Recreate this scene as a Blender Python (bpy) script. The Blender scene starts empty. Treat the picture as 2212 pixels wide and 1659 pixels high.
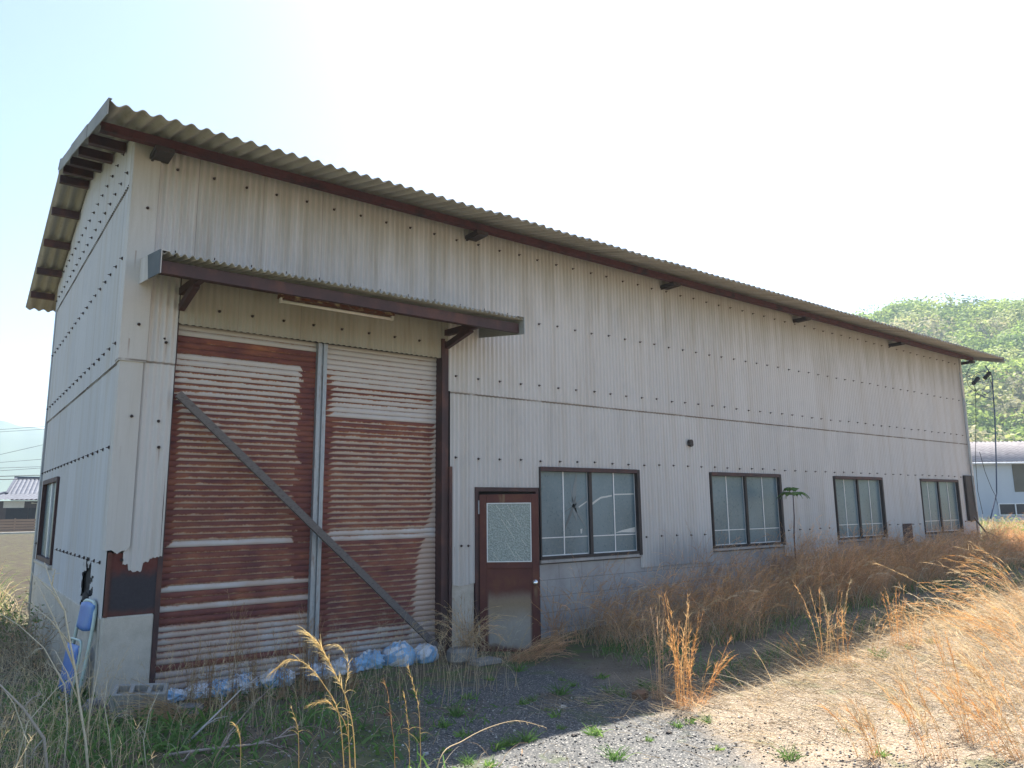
import bpy, math, random
import numpy as np
from mathutils import Vector, Matrix

R = math.radians
random.seed(7)
rng = np.random.default_rng(7)
scn = bpy.context.scene
COL = scn.collection
PI = math.pi

# ------------------------------------------------------------------ camera
CAM = np.array([-1.1930, -7.3684, 1.5176])
yaw, pitch, roll = 0.65459, 0.16612, -0.01118
fwd = Vector((math.sin(yaw) * math.cos(pitch), math.cos(yaw) * math.cos(pitch), math.sin(pitch)))
rgt = Vector((math.cos(yaw), -math.sin(yaw), 0))
upv = rgt.cross(fwd)
r2 = rgt * math.cos(roll) + upv * math.sin(roll)
u2 = -rgt * math.sin(roll) + upv * math.cos(roll)
cd = bpy.data.cameras.new('camera')
cd.sensor_width = 36
cd.lens = 36 * 1591.11 / 2212
cd.clip_start = 0.05
cd.clip_end = 12000
cam = bpy.data.objects.new('camera', cd)
M = Matrix(((r2.x, u2.x, -fwd.x, CAM[0]), (r2.y, u2.y, -fwd.y, CAM[1]), (r2.z, u2.z, -fwd.z, CAM[2]), (0, 0, 0, 1)))
cam.matrix_world = M
COL.objects.link(cam)
scn.camera = cam

# ------------------------------------------------------------------ light
SUNV = Vector((0.62, 0.45, 1.0)).normalized()          # towards the sun: behind the building, to the right
el = math.asin(SUNV.z)
az = math.atan2(SUNV.x, SUNV.y)
w = bpy.data.worlds.new('World')
scn.world = w
w.use_nodes = True
nt = w.node_tree
nt.nodes.clear()
out = nt.nodes.new('ShaderNodeOutputWorld')
bg = nt.nodes.new('ShaderNodeBackground')
sky = nt.nodes.new('ShaderNodeTexSky')
sky.sky_type = 'NISHITA'
sky.sun_disc = False
sky.sun_elevation = el
sky.sun_rotation = az
sky.altitude = 0
sky.air_density = 1.0
sky.dust_density = 1.2
sky.ozone_density = 1.0
bg.inputs['Strength'].default_value = 0.078
nt.links.new(sky.outputs[0], bg.inputs[0])
nt.links.new(bg.outputs[0], out.inputs[0])
sd = bpy.data.lights.new('sun', 'SUN')
sd.energy = 5.0
sd.angle = R(0.55)
sd.color = (1.0, 0.94, 0.85)
sun = bpy.data.objects.new('sun', sd)
sun.rotation_euler = (-SUNV).to_track_quat('-Z', 'Y').to_euler()
sun.location = (10, 10, 30)
COL.objects.link(sun)
scn.view_settings.view_transform = 'Standard'
scn.view_settings.look = 'None'
scn.view_settings.gamma = 1
scn.view_settings.exposure = 1.75

# ------------------------------------------------------------------ object helpers
def tag(o, label=None, cat=None, group=None, kind=None):
    if label: o['label'] = label
    if cat: o['category'] = cat
    if group: o['group'] = group
    if kind: o['kind'] = kind
    return o

def empty(name, label, cat, loc=(0, 0, 0), rz=0, group=None):
    o = bpy.data.objects.new(name, None)
    o.empty_display_size = 0.1
    o.location = loc
    o.rotation_euler = (0, 0, rz)
    COL.objects.link(o)
    return tag(o, label, cat, group)

def mesh_obj(name, V, F, mat, parent=None, smooth=False, cols=None):
    me = bpy.data.meshes.new(name)
    V = np.asarray(V, dtype=np.float32).reshape(-1, 3)
    if isinstance(F, np.ndarray) and F.ndim == 2:
        k = F.shape[1]
        n = len(F)
        me.vertices.add(len(V))
        me.vertices.foreach_set('co', V.ravel())
        me.loops.add(n * k)
        me.loops.foreach_set('vertex_index', F.astype(np.int32).ravel())
        me.polygons.add(n)
        me.polygons.foreach_set('loop_start', np.arange(0, n * k, k, dtype=np.int32))
        me.update(calc_edges=True)
    else:
        me.from_pydata(V.tolist(), [], F)
        me.update()
    if cols is not None:
        ca = me.color_attributes.new('Col', 'FLOAT_COLOR', 'POINT')
        c4 = np.ones((len(V), 4), dtype=np.float32)
        c4[:, :3] = cols
        ca.data.foreach_set('color', c4.ravel())
    if smooth:
        me.polygons.foreach_set('use_smooth', np.ones(len(me.polygons), dtype=bool))
    me.materials.append(mat)
    o = bpy.data.objects.new(name, me)
    COL.objects.link(o)
    if parent: o.parent = parent
    return o

class MB:
    """collects shapes of one part"""
    def __init__(s): s.v, s.f = [], []
    def add(s, vs, fs):
        n = len(s.v)
        s.v += [tuple(a) for a in vs]
        s.f += [tuple(i + n for i in f) for f in fs]
        return s
    def box(s, x0, x1, y0, y1, z0, z1, b=0.0):
        if b <= 0:
            vs = [(x, y, z) for x in (x0, x1) for y in (y0, y1) for z in (z0, z1)]
            return s.add(vs, [(0, 1, 3, 2), (4, 6, 7, 5), (0, 4, 5, 1), (2, 3, 7, 6), (0, 2, 6, 4), (1, 5, 7, 3)])
        # bevelled box along its longest directions: octagonal rings in xy
        b = min(b, (x1 - x0) / 2.1, (y1 - y0) / 2.1, (z1 - z0) / 2.1)
        def ring(z, d):
            X0, X1, Y0, Y1 = x0 + d, x1 - d, y0 + d, y1 - d
            c = b - d if d < b else 0
            c = max(c, b * .3)
            return [(X0 + c, Y0, z), (X1 - c, Y0, z), (X1, Y0 + c, z), (X1, Y1 - c, z), (X1 - c, Y1, z), (X0 + c, Y1, z), (X0, Y1 - c, z), (X0, Y0 + c, z)]
        rs = [ring(z0, b), ring(z0 + b, 0), ring(z1 - b, 0), ring(z1, b)]
        vs = sum(rs, [])
        fs = [tuple(reversed(range(8))), tuple(24 + i for i in range(8))]
        for k in range(3):
            for i in range(8):
                j = (i + 1) % 8
                fs.append((k * 8 + i, k * 8 + j, k * 8 + 8 + j, k * 8 + 8 + i))
        return s.add(vs, fs)
    def tube(s, pts, r, n=8, caps=True):
        pts = [Vector(p) for p in pts]
        rs = r if isinstance(r, (list, tuple)) else [r] * len(pts)
        vs = []
        prev = None
        for i, p in enumerate(pts):
            t = (pts[min(i + 1, len(pts) - 1)] - pts[max(i - 1, 0)]).normalized()
            a = prev if prev is not None else (Vector((0, 0, 1)) if abs(t.z) < .9 else Vector((1, 0, 0)))
            e1 = (a - t * a.dot(t)).normalized()
            prev = e1
            e2 = t.cross(e1)
            for k in range(n):
                th = 2 * PI * k / n
                vs.append(p + (e1 * math.cos(th) + e2 * math.sin(th)) * rs[i])
        fs = []
        for i in range(len(pts) - 1):
            for k in range(n):
                j = (k + 1) % n
                fs.append((i * n + k, i * n + j, i * n + n + j, i * n + n + k))
        if caps:
            fs.append(tuple(reversed(range(n))))
            m = (len(pts) - 1) * n
            fs.append(tuple(m + k for k in range(n)))
        return s.add(vs, fs)
    def bar(s, p0, p1, w, h, up=(0, 0, 1)):
        """rectangular bar between two points, w across, h along up"""
        p0, p1 = Vector(p0), Vector(p1)
        t = (p1 - p0).normalized()
        u = Vector(up)
        a = t.cross(u).normalized()
        u = a.cross(t)
        vs = [p + a * sx * w / 2 + u * sz * h / 2 for p in (p0, p1) for sx, sz in ((-1, -1), (1, -1), (1, 1), (-1, 1))]
        return s.add(vs, [(3, 2, 1, 0), (4, 5, 6, 7), (0, 1, 5, 4), (1, 2, 6, 5), (2, 3, 7, 6), (3, 0, 4, 7)])
    def prism(s, poly, ext):
        """polygon (list of 3d points) extruded by vector"""
        n = len(poly)
        e = Vector(ext)
        vs = [Vector(p) for p in poly] + [Vector(p) + e for p in poly]
        fs = [tuple(reversed(range(n))), tuple(n + i for i in range(n))]
        for i in range(n):
            j = (i + 1) % n
            fs.append((i, j, n + j, n + i))
        return s.add(vs, fs)
    def build(s, name, mat, parent=None, smooth=False):
        me = bpy.data.meshes.new(name)
        me.from_pydata([tuple(v) for v in s.v], [], s.f)
        import bmesh
        bm = bmesh.new(); bm.from_mesh(me)
        bmesh.ops.recalc_face_normals(bm, faces=bm.faces)
        bm.to_mesh(me); bm.free()
        me.materials.append(mat)
        if smooth:
            me.polygons.foreach_set('use_smooth', np.ones(len(me.polygons), dtype=bool))
        o = bpy.data.objects.new(name, me)
        COL.objects.link(o)
        if parent: o.parent = parent
        return o

def copy_tree(o, parent=None):
    c = o.copy()
    COL.objects.link(c)
    c.parent = parent
    for ch in list(o.children):
        copy_tree(ch, c)
    return c

def snoise(x, seed=0):
    """cheap smooth 1-d noise, -1..1"""
    x = np.asarray(x, float)
    return (np.sin(x * 1.7 + seed * 1.3) + np.sin(x * 3.1 + seed * 2.7 + 1) * .6 + np.sin(x * 7.3 + seed * .7 + 2) * .35) / 1.95

# ------------------------------------------------------------------ material helpers
class NT:
    def __init__(s, name):
        s.m = bpy.data.materials.new(name)
        s.m.use_nodes = True
        s.t = s.m.node_tree
        s.t.nodes.clear()
        s.out = s.t.nodes.new('ShaderNodeOutputMaterial')
    def n(s, typ, **kw):
        nd = s.t.nodes.new(typ)
        for k, v in kw.items(): setattr(nd, k, v)
        return nd
    def link(s, a, b): s.t.links.new(a, b)
    def val(s, sock, v):
        if hasattr(v, 'is_output') or isinstance(v, bpy.types.NodeSocket): s.link(v, sock)
        else: sock.default_value = v
    def pos(s):
        g = s.n('ShaderNodeNewGeometry')
        return g.outputs['Position']
    def obj(s):
        return s.n('ShaderNodeTexCoord').outputs['Object']
    def sep(s, v):
        q = s.n('ShaderNodeSeparateXYZ'); s.link(v, q.inputs[0]); return q.outputs
    def comb(s, x, y, z):
        q = s.n('ShaderNodeCombineXYZ')
        for i, a in enumerate((x, y, z)): s.val(q.inputs[i], a)
        return q.outputs[0]
    def math(s, op, a, b=0.0, c=0.0, clamp=False):
        q = s.n('ShaderNodeMath', operation=op, use_clamp=clamp)
        s.val(q.inputs[0], a); s.val(q.inputs[1], b); s.val(q.inputs[2], c)
        return q.outputs[0]
    def scale(s, v, sc):
        q = s.n('ShaderNodeVectorMath', operation='MULTIPLY')
        s.link(v, q.inputs[0]); q.inputs[1].default_value = sc
        return q.outputs[0]
    def noise(s, v, scale=1, detail=3, rough=.55, dist=0.0, color=False):
        q = s.n('ShaderNodeTexNoise')
        s.link(v, q.inputs['Vector'])
        q.inputs['Scale'].default_value = scale; q.inputs['Detail'].default_value = detail
        q.inputs['Roughness'].default_value = rough; q.inputs['Distortion'].default_value = dist
        return q.outputs['Color' if color else 'Fac']
    def white(s, v):
        q = s.n('ShaderNodeTexWhiteNoise', noise_dimensions='1D'); s.link(v, q.inputs['W']); return q.outputs['Value']
    def voro(s, v, scale=1, feature='F1', out='Distance'):
        q = s.n('ShaderNodeTexVoronoi', feature=feature)
        s.link(v, q.inputs['Vector']); q.inputs['Scale'].default_value = scale
        return q.outputs[out]
    def ramp(s, fac, stops, interp='LINEAR'):
        q = s.n('ShaderNodeValToRGB'); s.link(fac, q.inputs[0])
        e = q.color_ramp.elements
        q.color_ramp.interpolation = interp
        while len(e) < len(stops): e.new(.5)
        for el_, (p, c) in zip(e, stops):
            el_.position = p
            el_.color = (c, c, c, 1) if isinstance(c, (int, float)) else (*c, 1)
        return q.outputs[0]
    def mix(s, f, a, b, mode='MIX'):
        q = s.n('ShaderNodeMix', data_type='RGBA', blend_type=mode)
        s.val(q.inputs[0], f)
        for i, x in ((6, a), (7, b)):
            if isinstance(x, tuple): q.inputs[i].default_value = (*x, 1)
            else: s.link(x, q.inputs[i])
        return q.outputs[2]
    def step(s, a, lo, hi):
        q = s.n('ShaderNodeMapRange', interpolation_type='SMOOTHSTEP')
        s.val(q.inputs[0], a); s.val(q.inputs[1], lo); s.val(q.inputs[2], hi)
        return q.outputs[0]
    def bump(s, h, strength=.3, dist=.01):
        q = s.n('ShaderNodeBump'); s.link(h, q.inputs['Height'])
        q.inputs['Strength'].default_value = strength; q.inputs['Distance'].default_value = dist
        return q.outputs[0]
    def bsdf(s, col, rough=.8, metal=0.0, bump=None, spec=.5, **kw):
        q = s.n('ShaderNodeBsdfPrincipled')
        if isinstance(col, tuple): q.inputs['Base Color'].default_value = (*col, 1)
        else: s.link(col, q.inputs['Base Color'])
        s.val(q.inputs['Roughness'], rough); s.val(q.inputs['Metallic'], metal)
        q.inputs['Specular IOR Level'].default_value = spec
        if bump is not None: s.link(bump, q.inputs['Normal'])
        for k, v in kw.items(): s.val(q.inputs[k], v)
        s.link(q.outputs[0], s.out.inputs[0])
        return q

def mat_simple(name, c1, c2, scale=8, rough=.7, metal=0.0, stretch=(1, 1, 1), bumpd=.002, c3=None, spec=.5):
    t = NT(name)
    p = t.scale(t.pos(), stretch)
    n = t.noise(p, scale, 5, .6)
    stops = [(.3, c1), (.7, c2)] if c3 is None else [(.3, c1), (.52, c2), (.68, c3)]
    col = t.ramp(n, stops)
    fine = t.noise(t.pos(), 120, 3)
    col = t.mix(.25, col, t.ramp(fine, [(.3, .35), (.7, 1.0)]), 'MULTIPLY')
    t.bsdf(col, rough, metal, t.bump(fine, .4, bumpd), spec)
    return t.m

def mat_slate(name, base, warm, axis=0, period=.65, phase=0.0):
    """weathered corrugated fibre cement: sheet-to-sheet tone, run-off streaks, algae with painted eave shade"""
    t = NT(name)
    P = t.pos()
    s = t.sep(P)
    sheet = t.math('FLOOR', t.math('DIVIDE', t.math('ADD', s[axis], phase), period))
    row = t.math('GREATER_THAN', s[2], 2.893)
    tone = t.white(t.math('ADD', sheet, t.math('MULTIPLY', row, 57.3)))
    streak = t.noise(t.scale(P, (5, 5, .45)), 1.0, 4, .6)
    streak2 = t.noise(t.scale(P, (45, 45, .9)), 1.0, 3, .6)
    blot = t.noise(P, 1.3, 5, .65)
    fine = t.noise(P, 160, 3, .7)
    c = t.mix(t.math('MULTIPLY', tone, .5), base, tuple(a * .87 for a in base))
    c = t.mix(t.math('MULTIPLY', t.step(streak, .42, .78), .75), c, warm)
    c = t.mix(t.math('MULTIPLY', t.step(streak2, .5, .8), .16), c, tuple(a * .5 for a in warm))
    c = t.mix(t.math('MULTIPLY', t.step(blot, .5, .75), .35), c, (base[0] * .72, base[1] * .76, base[2] * .8))
    if axis == 0:
        m = t.math('ABSOLUTE', t.math('SUBTRACT', t.math('FRACT', t.math('ADD', t.math('DIVIDE', t.math('SUBTRACT', s[0], .355), .3245), .5)), .5))
        m = t.step(m, .030, .008)
        acc = None
        for zr in (1.085, 2.107, 3.089, 3.927):
            d = t.math('SUBTRACT', zr - .01, s[2])
            k = t.math('MULTIPLY', t.math('GREATER_THAN', d, 0.0), t.step(d, .22, .02))
            acc = k if acc is None else t.math('MAXIMUM', acc, k)
        id_ = t.white(t.math('ADD', t.math('FLOOR', t.math('ADD', t.math('DIVIDE', t.math('SUBTRACT', s[0], .355), .3245), .5)), t.math('MULTIPLY', row, 31.0)))
        c = t.mix(t.math('MULTIPLY', t.math('MULTIPLY', m, acc), t.math('MULTIPLY', id_, .75)), c, (.20, .10, .055))
        # algae run-off and painted eave shade below the top edge of the upper sheets
        st = t.math('MULTIPLY', t.math('MULTIPLY', t.step(s[0], 6.7, 7.2), t.step(s[0], 9.0, 8.0)), t.step(t.math('ADD', s[2], t.math('MULTIPLY', t.math('SUBTRACT', streak2, .5), .9)), 1.25, .75))
        c = t.mix(t.math('MULTIPLY', st, .55), c, (.22, .23, .26))
        algae_shade = t.math('MULTIPLY', t.step(t.math('ADD', s[2], t.math('MULTIPLY', t.math('SUBTRACT', streak, .5), 2.2)), 3.9, 4.95), .42)
        c = t.mix(algae_shade, c, (.25, .235, .175))
    # grime and seam shadow painted as dark lines along horizontal and vertical laps
    dz = t.math('ABSOLUTE', t.math('SUBTRACT', s[2], 2.885))
    lapn = t.step(streak, .25, .5)
    c = t.mix(t.math('MULTIPLY', t.step(dz, .013, .005), t.math('MULTIPLY', .75, lapn)), c, (.13, .095, .07))
    if axis == 1:
        dz = t.math('ABSOLUTE', t.math('SUBTRACT', s[2], 4.65))
        c = t.mix(t.math('MULTIPLY', t.step(dz, .013, .005), .75), c, (.13, .095, .07))
    fx = t.math('FRACT', t.math('DIVIDE', t.math('ADD', s[axis], phase), period))
    c = t.mix(t.math('MULTIPLY', t.math('LESS_THAN', fx, .010), t.math('MULTIPLY', tone, .6)), c, (.16, .14, .125))
    c = t.mix(.3, c, t.ramp(fine, [(.25, .6), (.75, 1.0)]), 'MULTIPLY')
    t.bsdf(c, .85, 0, t.bump(fine, .35, .002), .25)
    return t.m

def mat_leafy(name, trans=.35, rough=.6):
    t = NT(name)
    a = t.n('ShaderNodeAttribute', attribute_name='Col')
    d = t.n('ShaderNodeBsdfDiffuse'); t.link(a.outputs['Color'], d.inputs[0])
    tr = t.n('ShaderNodeBsdfTranslucent'); t.link(a.outputs['Color'], tr.inputs[0])
    g = t.n('ShaderNodeBsdfGlossy'); g.inputs['Roughness'].default_value = rough
    g.inputs['Color'].default_value = (1, 1, 1, 1)
    m1 = t.n('ShaderNodeMixShader'); m1.inputs[0].default_value = trans
    t.link(d.outputs[0], m1.inputs[1]); t.link(tr.outputs[0], m1.inputs[2])
    m2 = t.n('ShaderNodeMixShader'); m2.inputs[0].default_value = .02
    t.link(m1.outputs[0], m2.inputs[1]); t.link(g.outputs[0], m2.inputs[2])
    t.link(m2.outputs[0], t.out.inputs[0])
    return t.m
#@@MATS

# ------------------------------------------------------------------ materials
def mat_shutter(name, side):
    t = NT(name)
    P = t.pos(); s = t.sep(P); x, z = s[0], s[2]
    pz = t.math('DIVIDE', t.math('ADD', z, 1.0), .0575)
    idx = t.math('FLOOR', pz); ph = t.math('FRACT', pz)
    zc = t.math('SUBTRACT', t.math('MULTIPLY', t.math('ADD', idx, .5), .0575), 1.0)
    if side == 'L':
        tab = [(0, .12), (.09, 1.05), (.15, .22), (.46, .3), (.50, 1.1), (.61, .12), (.69, 1.0), (.75, .0), (.835, .9), (1.17, .0), (1.25, .78), (1.6, .74), (2.0, .66), (2.2, .60),
               (2.42, .56), (2.60, .44), (2.72, .36), (2.84, .2), (2.92, .05), (3.03, 1.1), (3.19, .06)]
    else:
        tab = [(0, .2), (.1, .35), (.25, .8), (.8, .86), (.9, .82), (1.2, .16), (1.28, .64), (1.6, .58), (1.9, .54), (2.15, .58), (2.34, .8), (2.5, .02), (2.6, .25), (2.72, .45),
               (2.86, .1), (3.0, .0)]
    cov = t.ramp(t.math('DIVIDE', zc, 3.4), [(a / 3.4, min(c, 1.1) / 1.2) for a, c in tab], 'CONSTANT')
    cov = t.math('MULTIPLY', cov, 1.2)
    jag = t.noise(t.comb(t.math('MULTIPLY', x, 1.0), t.math('MULTIPLY', idx, 3.7), t.math('MULTIPLY', ph, .05)), 6.0, 6, .75)
    rag = t.noise(P, 60, 4, .75)
    blob = t.noise(t.scale(P, (1.6, 1, 1.1)), 1.6, 3, .5)
    e = t.math('ADD', cov, t.math('MULTIPLY', t.math('SUBTRACT', jag, .5), .95))
    e = t.math('ADD', e, t.math('MULTIPLY', t.math('SUBTRACT', rag, .5), .55))
    if side == 'L':
        edge = t.math('MULTIPLY', t.step(t.math('ADD', x, t.math('MULTIPLY', t.math('SUBTRACT', jag, .5), .35)), 1.66, 1.76), t.step(z, 3.12, 3.06))
        edge2 = t.math('MULTIPLY', t.step(x, .56, .47), t.step(z, 2.9, 2.2))
        e = t.math('ADD', e, t.math('MULTIPLY', t.math('MAXIMUM', edge, edge2), t.math('MULTIPLY', t.step(z, .75, .95), 1.0)))
    else:
        mz = t.ramp(t.math('DIVIDE', z, 3.4), [(.0, .25), (.28, .4), (.45, .8), (1, .86)])
        lim = t.math('ADD', 2.9, t.math('MULTIPLY', mz, .5))
        xn = t.math('ADD', x, t.math('MULTIPLY', t.math('SUBTRACT', jag, .5), .22))
        m = t.step(xn, lim, t.math('ADD', lim, .10))
        e = t.math('SUBTRACT', e, t.math('MULTIPLY', m, .9))
        l = t.math('MULTIPLY', t.step(xn, 2.12, 2.0), t.step(z, 3.0, 2.9))
        e = t.math('ADD', e, t.math('MULTIPLY', l, .8))
    top = t.math('SUBTRACT', 1.0, ph)
    d = t.math('SUBTRACT', e, top)
    soft = t.ramp(t.math('DIVIDE', z, 3.4), [(.0, .32), (.4, .14), (.62, .05), (1, .03)])
    rust = t.step(d, t.math('MULTIPLY', soft, -.6), soft)
    halo = t.step(d, -.45, .05)
    paint = t.mix(t.math('MULTIPLY', t.noise(P, 7, 4), .8), (.55, .535, .545), (.42, .385, .365))
    paint = t.mix(t.math('MULTIPLY', t.step(z, 3.1, 3.3), .5), paint, (.30, .28, .22))
    paint = t.mix(t.math('MULTIPLY', t.step(z, 2.75, 2.0), t.math('MULTIPLY', t.step(cov, .3, .6), .75)), paint, (.42, .335, .285))
    tan = t.math('MULTIPLY', t.step(blob, .35, .6), t.ramp(t.math('DIVIDE', z, 3.4), [(.0, .5), (.16, .5), (.3, .4), (.6, .12), (1, 0.0)]))
    paint = t.mix(tan, paint, (.40, .255, .19))
    paint = t.mix(t.math('MULTIPLY', halo, t.math('MULTIPLY', .5, t.noise(P, 30, 3))), paint, (.42, .24, .10))
    rn = t.noise(t.scale(P, (2.2, 1, 5)), 1.6, 5, .65)
    rc = t.ramp(rn, [(.30, (.105, .042, .046)), (.45, (.165, .060, .053)), (.62, (.23, .087, .058)), (.80, (.33, .145, .075))])
    rc = t.mix(t.step(d, .22, .0), rc, (.34, .15, .055))
    rc = t.mix(t.math('MULTIPLY', t.step(blob, .5, .72), .5), rc, (.10, .040, .042))
    col = t.mix(rust, paint, rc)
    spk = t.step(t.noise(P, 55, 4, .75), .66, .72)
    col = t.mix(t.math('MULTIPLY', spk, .5), col, (.25, .10, .05))
    # groove shade between the slats, painted into the colour as a lip line
    lip = t.math('MAXIMUM', t.step(ph, .05, .0), t.step(ph, .955, .985))
    col = t.mix(t.math('MULTIPLY', lip, .75), col, (.05, .035, .03))
    t.bsdf(col, t.math('ADD', .5, t.math('MULTIPLY', rust, .4)), 0, t.bump(rag, .3, .002), .35)
    return t.m

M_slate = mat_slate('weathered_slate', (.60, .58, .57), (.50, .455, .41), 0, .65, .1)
M_slate_g = mat_slate('weathered_slate_gable', (.58, .585, .60), (.50, .47, .43), 1, .65, .2)
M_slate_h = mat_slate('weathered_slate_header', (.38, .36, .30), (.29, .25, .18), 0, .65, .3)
M_trim = mat_slate('slate_trim', (.57, .55, .53), (.47, .43, .38), 0, 3.0, 1.0)
M_shL = mat_shutter('rusty_shutter_left', 'L')
M_shR = mat_shutter('rusty_shutter_right', 'R')
M_steel = mat_simple('red_brown_steel', (.042, .024, .025), (.068, .033, .032), 5, .7, 0, (1, 1, .6), c3=(.115, .048, .036))
M_redpurlin = mat_simple('red_primer_steel', (.050, .020, .023), (.085, .027, .029), 4, .8, c3=(.030, .018, .020))
M_darksteel = mat_simple('dark_weathered_steel', (.030, .026, .026), (.055, .040, .036), 6, .7)
M_galv = mat_simple('galvanised_steel', (.26, .29, .32), (.36, .39, .42), 9, .5, .35, (3, 3, .5), c3=(.24, .20, .18))
M_conc = mat_simple('pale_concrete', (.42, .385, .33), (.54, .50, .44), 3.5, .92, c3=(.45, .405, .34), bumpd=.004)
M_wood = mat_simple('grey_timber', (.10, .088, .085), (.17, .15, .145), 6, .85, 0, (4, 4, 12), c3=(.07, .055, .05))
M_bolt = mat_simple('rusty_bolt', (.035, .028, .030), (.075, .045, .035), 20, .7, .3)
M_black = mat_simple('black_void', (.010, .010, .011), (.02, .018, .018), 3, .9)
M_wbar = mat_simple('pale_aluminium', (.66, .68, .71), (.76, .78, .80), 8, .45, .2)
M_white = mat_simple('aged_white_enamel', (.62, .60, .54), (.72, .70, .64), 6, .4)
M_lamprust = mat_simple('orange_rust_enamel', (.22, .075, .025), (.12, .045, .025), 9, .75, c3=(.5, .38, .18))

def mat_roof(name, c1, c2, c3):
    t = NT(name)
    P = t.pos()
    n1 = t.noise(t.scale(P, (7, .5, 1)), 1.0, 5, .65)
    n2 = t.noise(P, 22, 5, .7)
    c = t.ramp(n1, [(.3, c1), (.55, c2), (.75, c3)])
    c = t.mix(t.math('MULTIPLY', t.step(n2, .55, .72), .5), c, (.16, .155, .13))
    t.bsdf(c, .9, 0, t.bump(n2, .5, .004), .2)
    return t.m
M_roof = mat_roof('old_slate_roof', (.26, .245, .21), (.36, .34, .30), (.42, .40, .355))
M_roofedge = mat_roof('lichened_slate', (.20, .205, .20), (.31, .31, .295), (.42, .42, .40))

M_roofdark = mat_roof('blackened_slate', (.07, .085, .095), (.12, .135, .145), (.24, .25, .25))
def mat_block():
    t = NT('painted_block')
    P = t.pos(); s = t.sep(P)
    n = t.noise(P, 3, 5, .6)
    c = t.ramp(n, [(.3, (.30, .285, .28)), (.6, (.40, .385, .38)), (.8, (.35, .30, .27))])
    rowf = t.math('FRACT', t.math('DIVIDE', t.math('ADD', s[2], 1.0), .2))
    off = t.math('MULTIPLY', t.math('MODULO', t.math('FLOOR', t.math('DIVIDE', t.math('ADD', s[2], 1.0), .2)), 2.0), .2)
    colf = t.math('FRACT', t.math('DIVIDE', t.math('ADD', s[0], off), .4))
    j = t.math('MAXIMUM', t.math('LESS_THAN', rowf, .045), t.math('LESS_THAN', colf, .02))
    c = t.mix(t.math('MULTIPLY', j, .45), c, (.12, .11, .10))
    fine = t.noise(P, 100, 3)
    h = t.math('SUBTRACT', t.math('MULTIPLY', fine, .3), j)
    t.bsdf(c, .92, 0, t.bump(h, .4, .004), .2)
    return t.m
M_block = mat_block()

def mat_rustpanel():
    t = NT('rusted_sheet')
    P = t.pos(); s = t.sep(P)
    n = t.noise(P, 4, 5, .65); n2 = t.noise(P, 50, 4)
    g = t.step(t.math('ADD', s[2], t.math('MULTIPLY', t.math('SUBTRACT', n, .5), .25)), .92, 1.04)
    c = t.mix(g, (.050, .044, .052), (.135, .042, .034))
    e = t.step(t.math('ADD', s[2], t.math('MULTIPLY', t.math('SUBTRACT', n, .5), .12)), .70, .64)
    c = t.mix(e, c, (.11, .05, .045))
    ex = t.step(s[0], .06, .02)
    c = t.mix(t.math('MULTIPLY', ex, .8), c, (.13, .055, .04))
    c = t.mix(.4, c, t.ramp(n2, [(.3, .5), (.7, 1.0)]), 'MULTIPLY')
    t.bsdf(c, .8, 0, t.bump(n2, .3, .002), .3)
    return t.m
M_rpanel = mat_rustpanel()

def mat_glass_frosted(name, a, b):
    t = NT(name)
    P = t.pos()
    n = t.noise(t.scale(P, (1.2, 1, .8)), 1.2, 3, .5)
    c = t.ramp(n, [(.3, a), (.7, b)])
    dirt = t.noise(P, 30, 4)
    c = t.mix(t.math('MULTIPLY', t.step(dirt, .5, .8), .3), c, (.30, .30, .27))
    q = t.bsdf(c, t.math('ADD', .22, t.math('MULTIPLY', dirt, .15)), 0, t.bump(t.noise(P, 1.5, 2), .12, .02), .5)
    return t.m
M_glass = mat_glass_frosted('milky_window_glass', (.075, .125, .155), (.135, .20, .235))

def mat_doorglass():
    t = NT('hammered_glass')
    P = t.obj()
    v = t.voro(P, 62, 'SMOOTH_F1')
    c = t.ramp(v, [(.0, (.17, .21, .20)), (.55, (.30, .35, .33)), (1, (.40, .46, .44))])
    t.bsdf(c, .18, 0, t.bump(v, .9, .012), .8)
    return t.m
M_dglass = mat_doorglass()

def mat_doorleaf():
    t = NT('rusting_door_steel')
    P = t.obj(); s = t.sep(P)
    n = t.noise(P, 3.2, 5, .6); n2 = t.noise(P, 40, 4, .7)
    zz = t.math('ADD', s[2], t.math('MULTIPLY', t.math('SUBTRACT', n, .5), .22))
    inx = t.math('MULTIPLY', t.step(s[0], .085, .12), t.step(s[0], .62, .58))
    lo = t.math('MULTIPLY', inx, t.math('MULTIPLY', t.step(zz, .74, .50), t.step(zz, .05, .12)))
    rust = t.ramp(n, [(.3, (.085, .030, .026)), (.55, (.125, .042, .032)), (.75, (.18, .075, .04))])
    edge = t.math('MULTIPLY', lo, t.math('SUBTRACT', 1.0, t.step(zz, .56, .30)))
    c = t.mix(lo, rust, (.37, .34, .30))
    c = t.mix(t.math('MULTIPLY', edge, .7), c, (.24, .15, .06))
    pt = t.math('MULTIPLY', t.step(t.noise(t.scale(P, (6, 6, 1.0)), 1.6, 4), .60, .70), .6)
    c = t.mix(t.math('MULTIPLY', pt, t.math('SUBTRACT', 1.0, lo)), c, (.26, .19, .11))
    c = t.mix(.3, c, t.ramp(n2, [(.3, .55), (.7, 1.0)]), 'MULTIPLY')
    t.bsdf(c, .7, 0, t.bump(n2, .3, .002), .4)
    return t.m
M_door = mat_doorleaf()
M_chrome = NT('worn_chrome'); M_chrome.bsdf((.75, .76, .78), .18, 1.0); M_chrome = M_chrome.m

# ------------------------------------------------------------------ the workshop building
XR = 18.20          # right gable
YB = 6.0            # back wall
SL = .257
def roofz(y):
    return 4.865 + SL * (y + .886) if y <= 3 else 4.865 + SL * (6.886 - y)
PIT = .065

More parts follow.
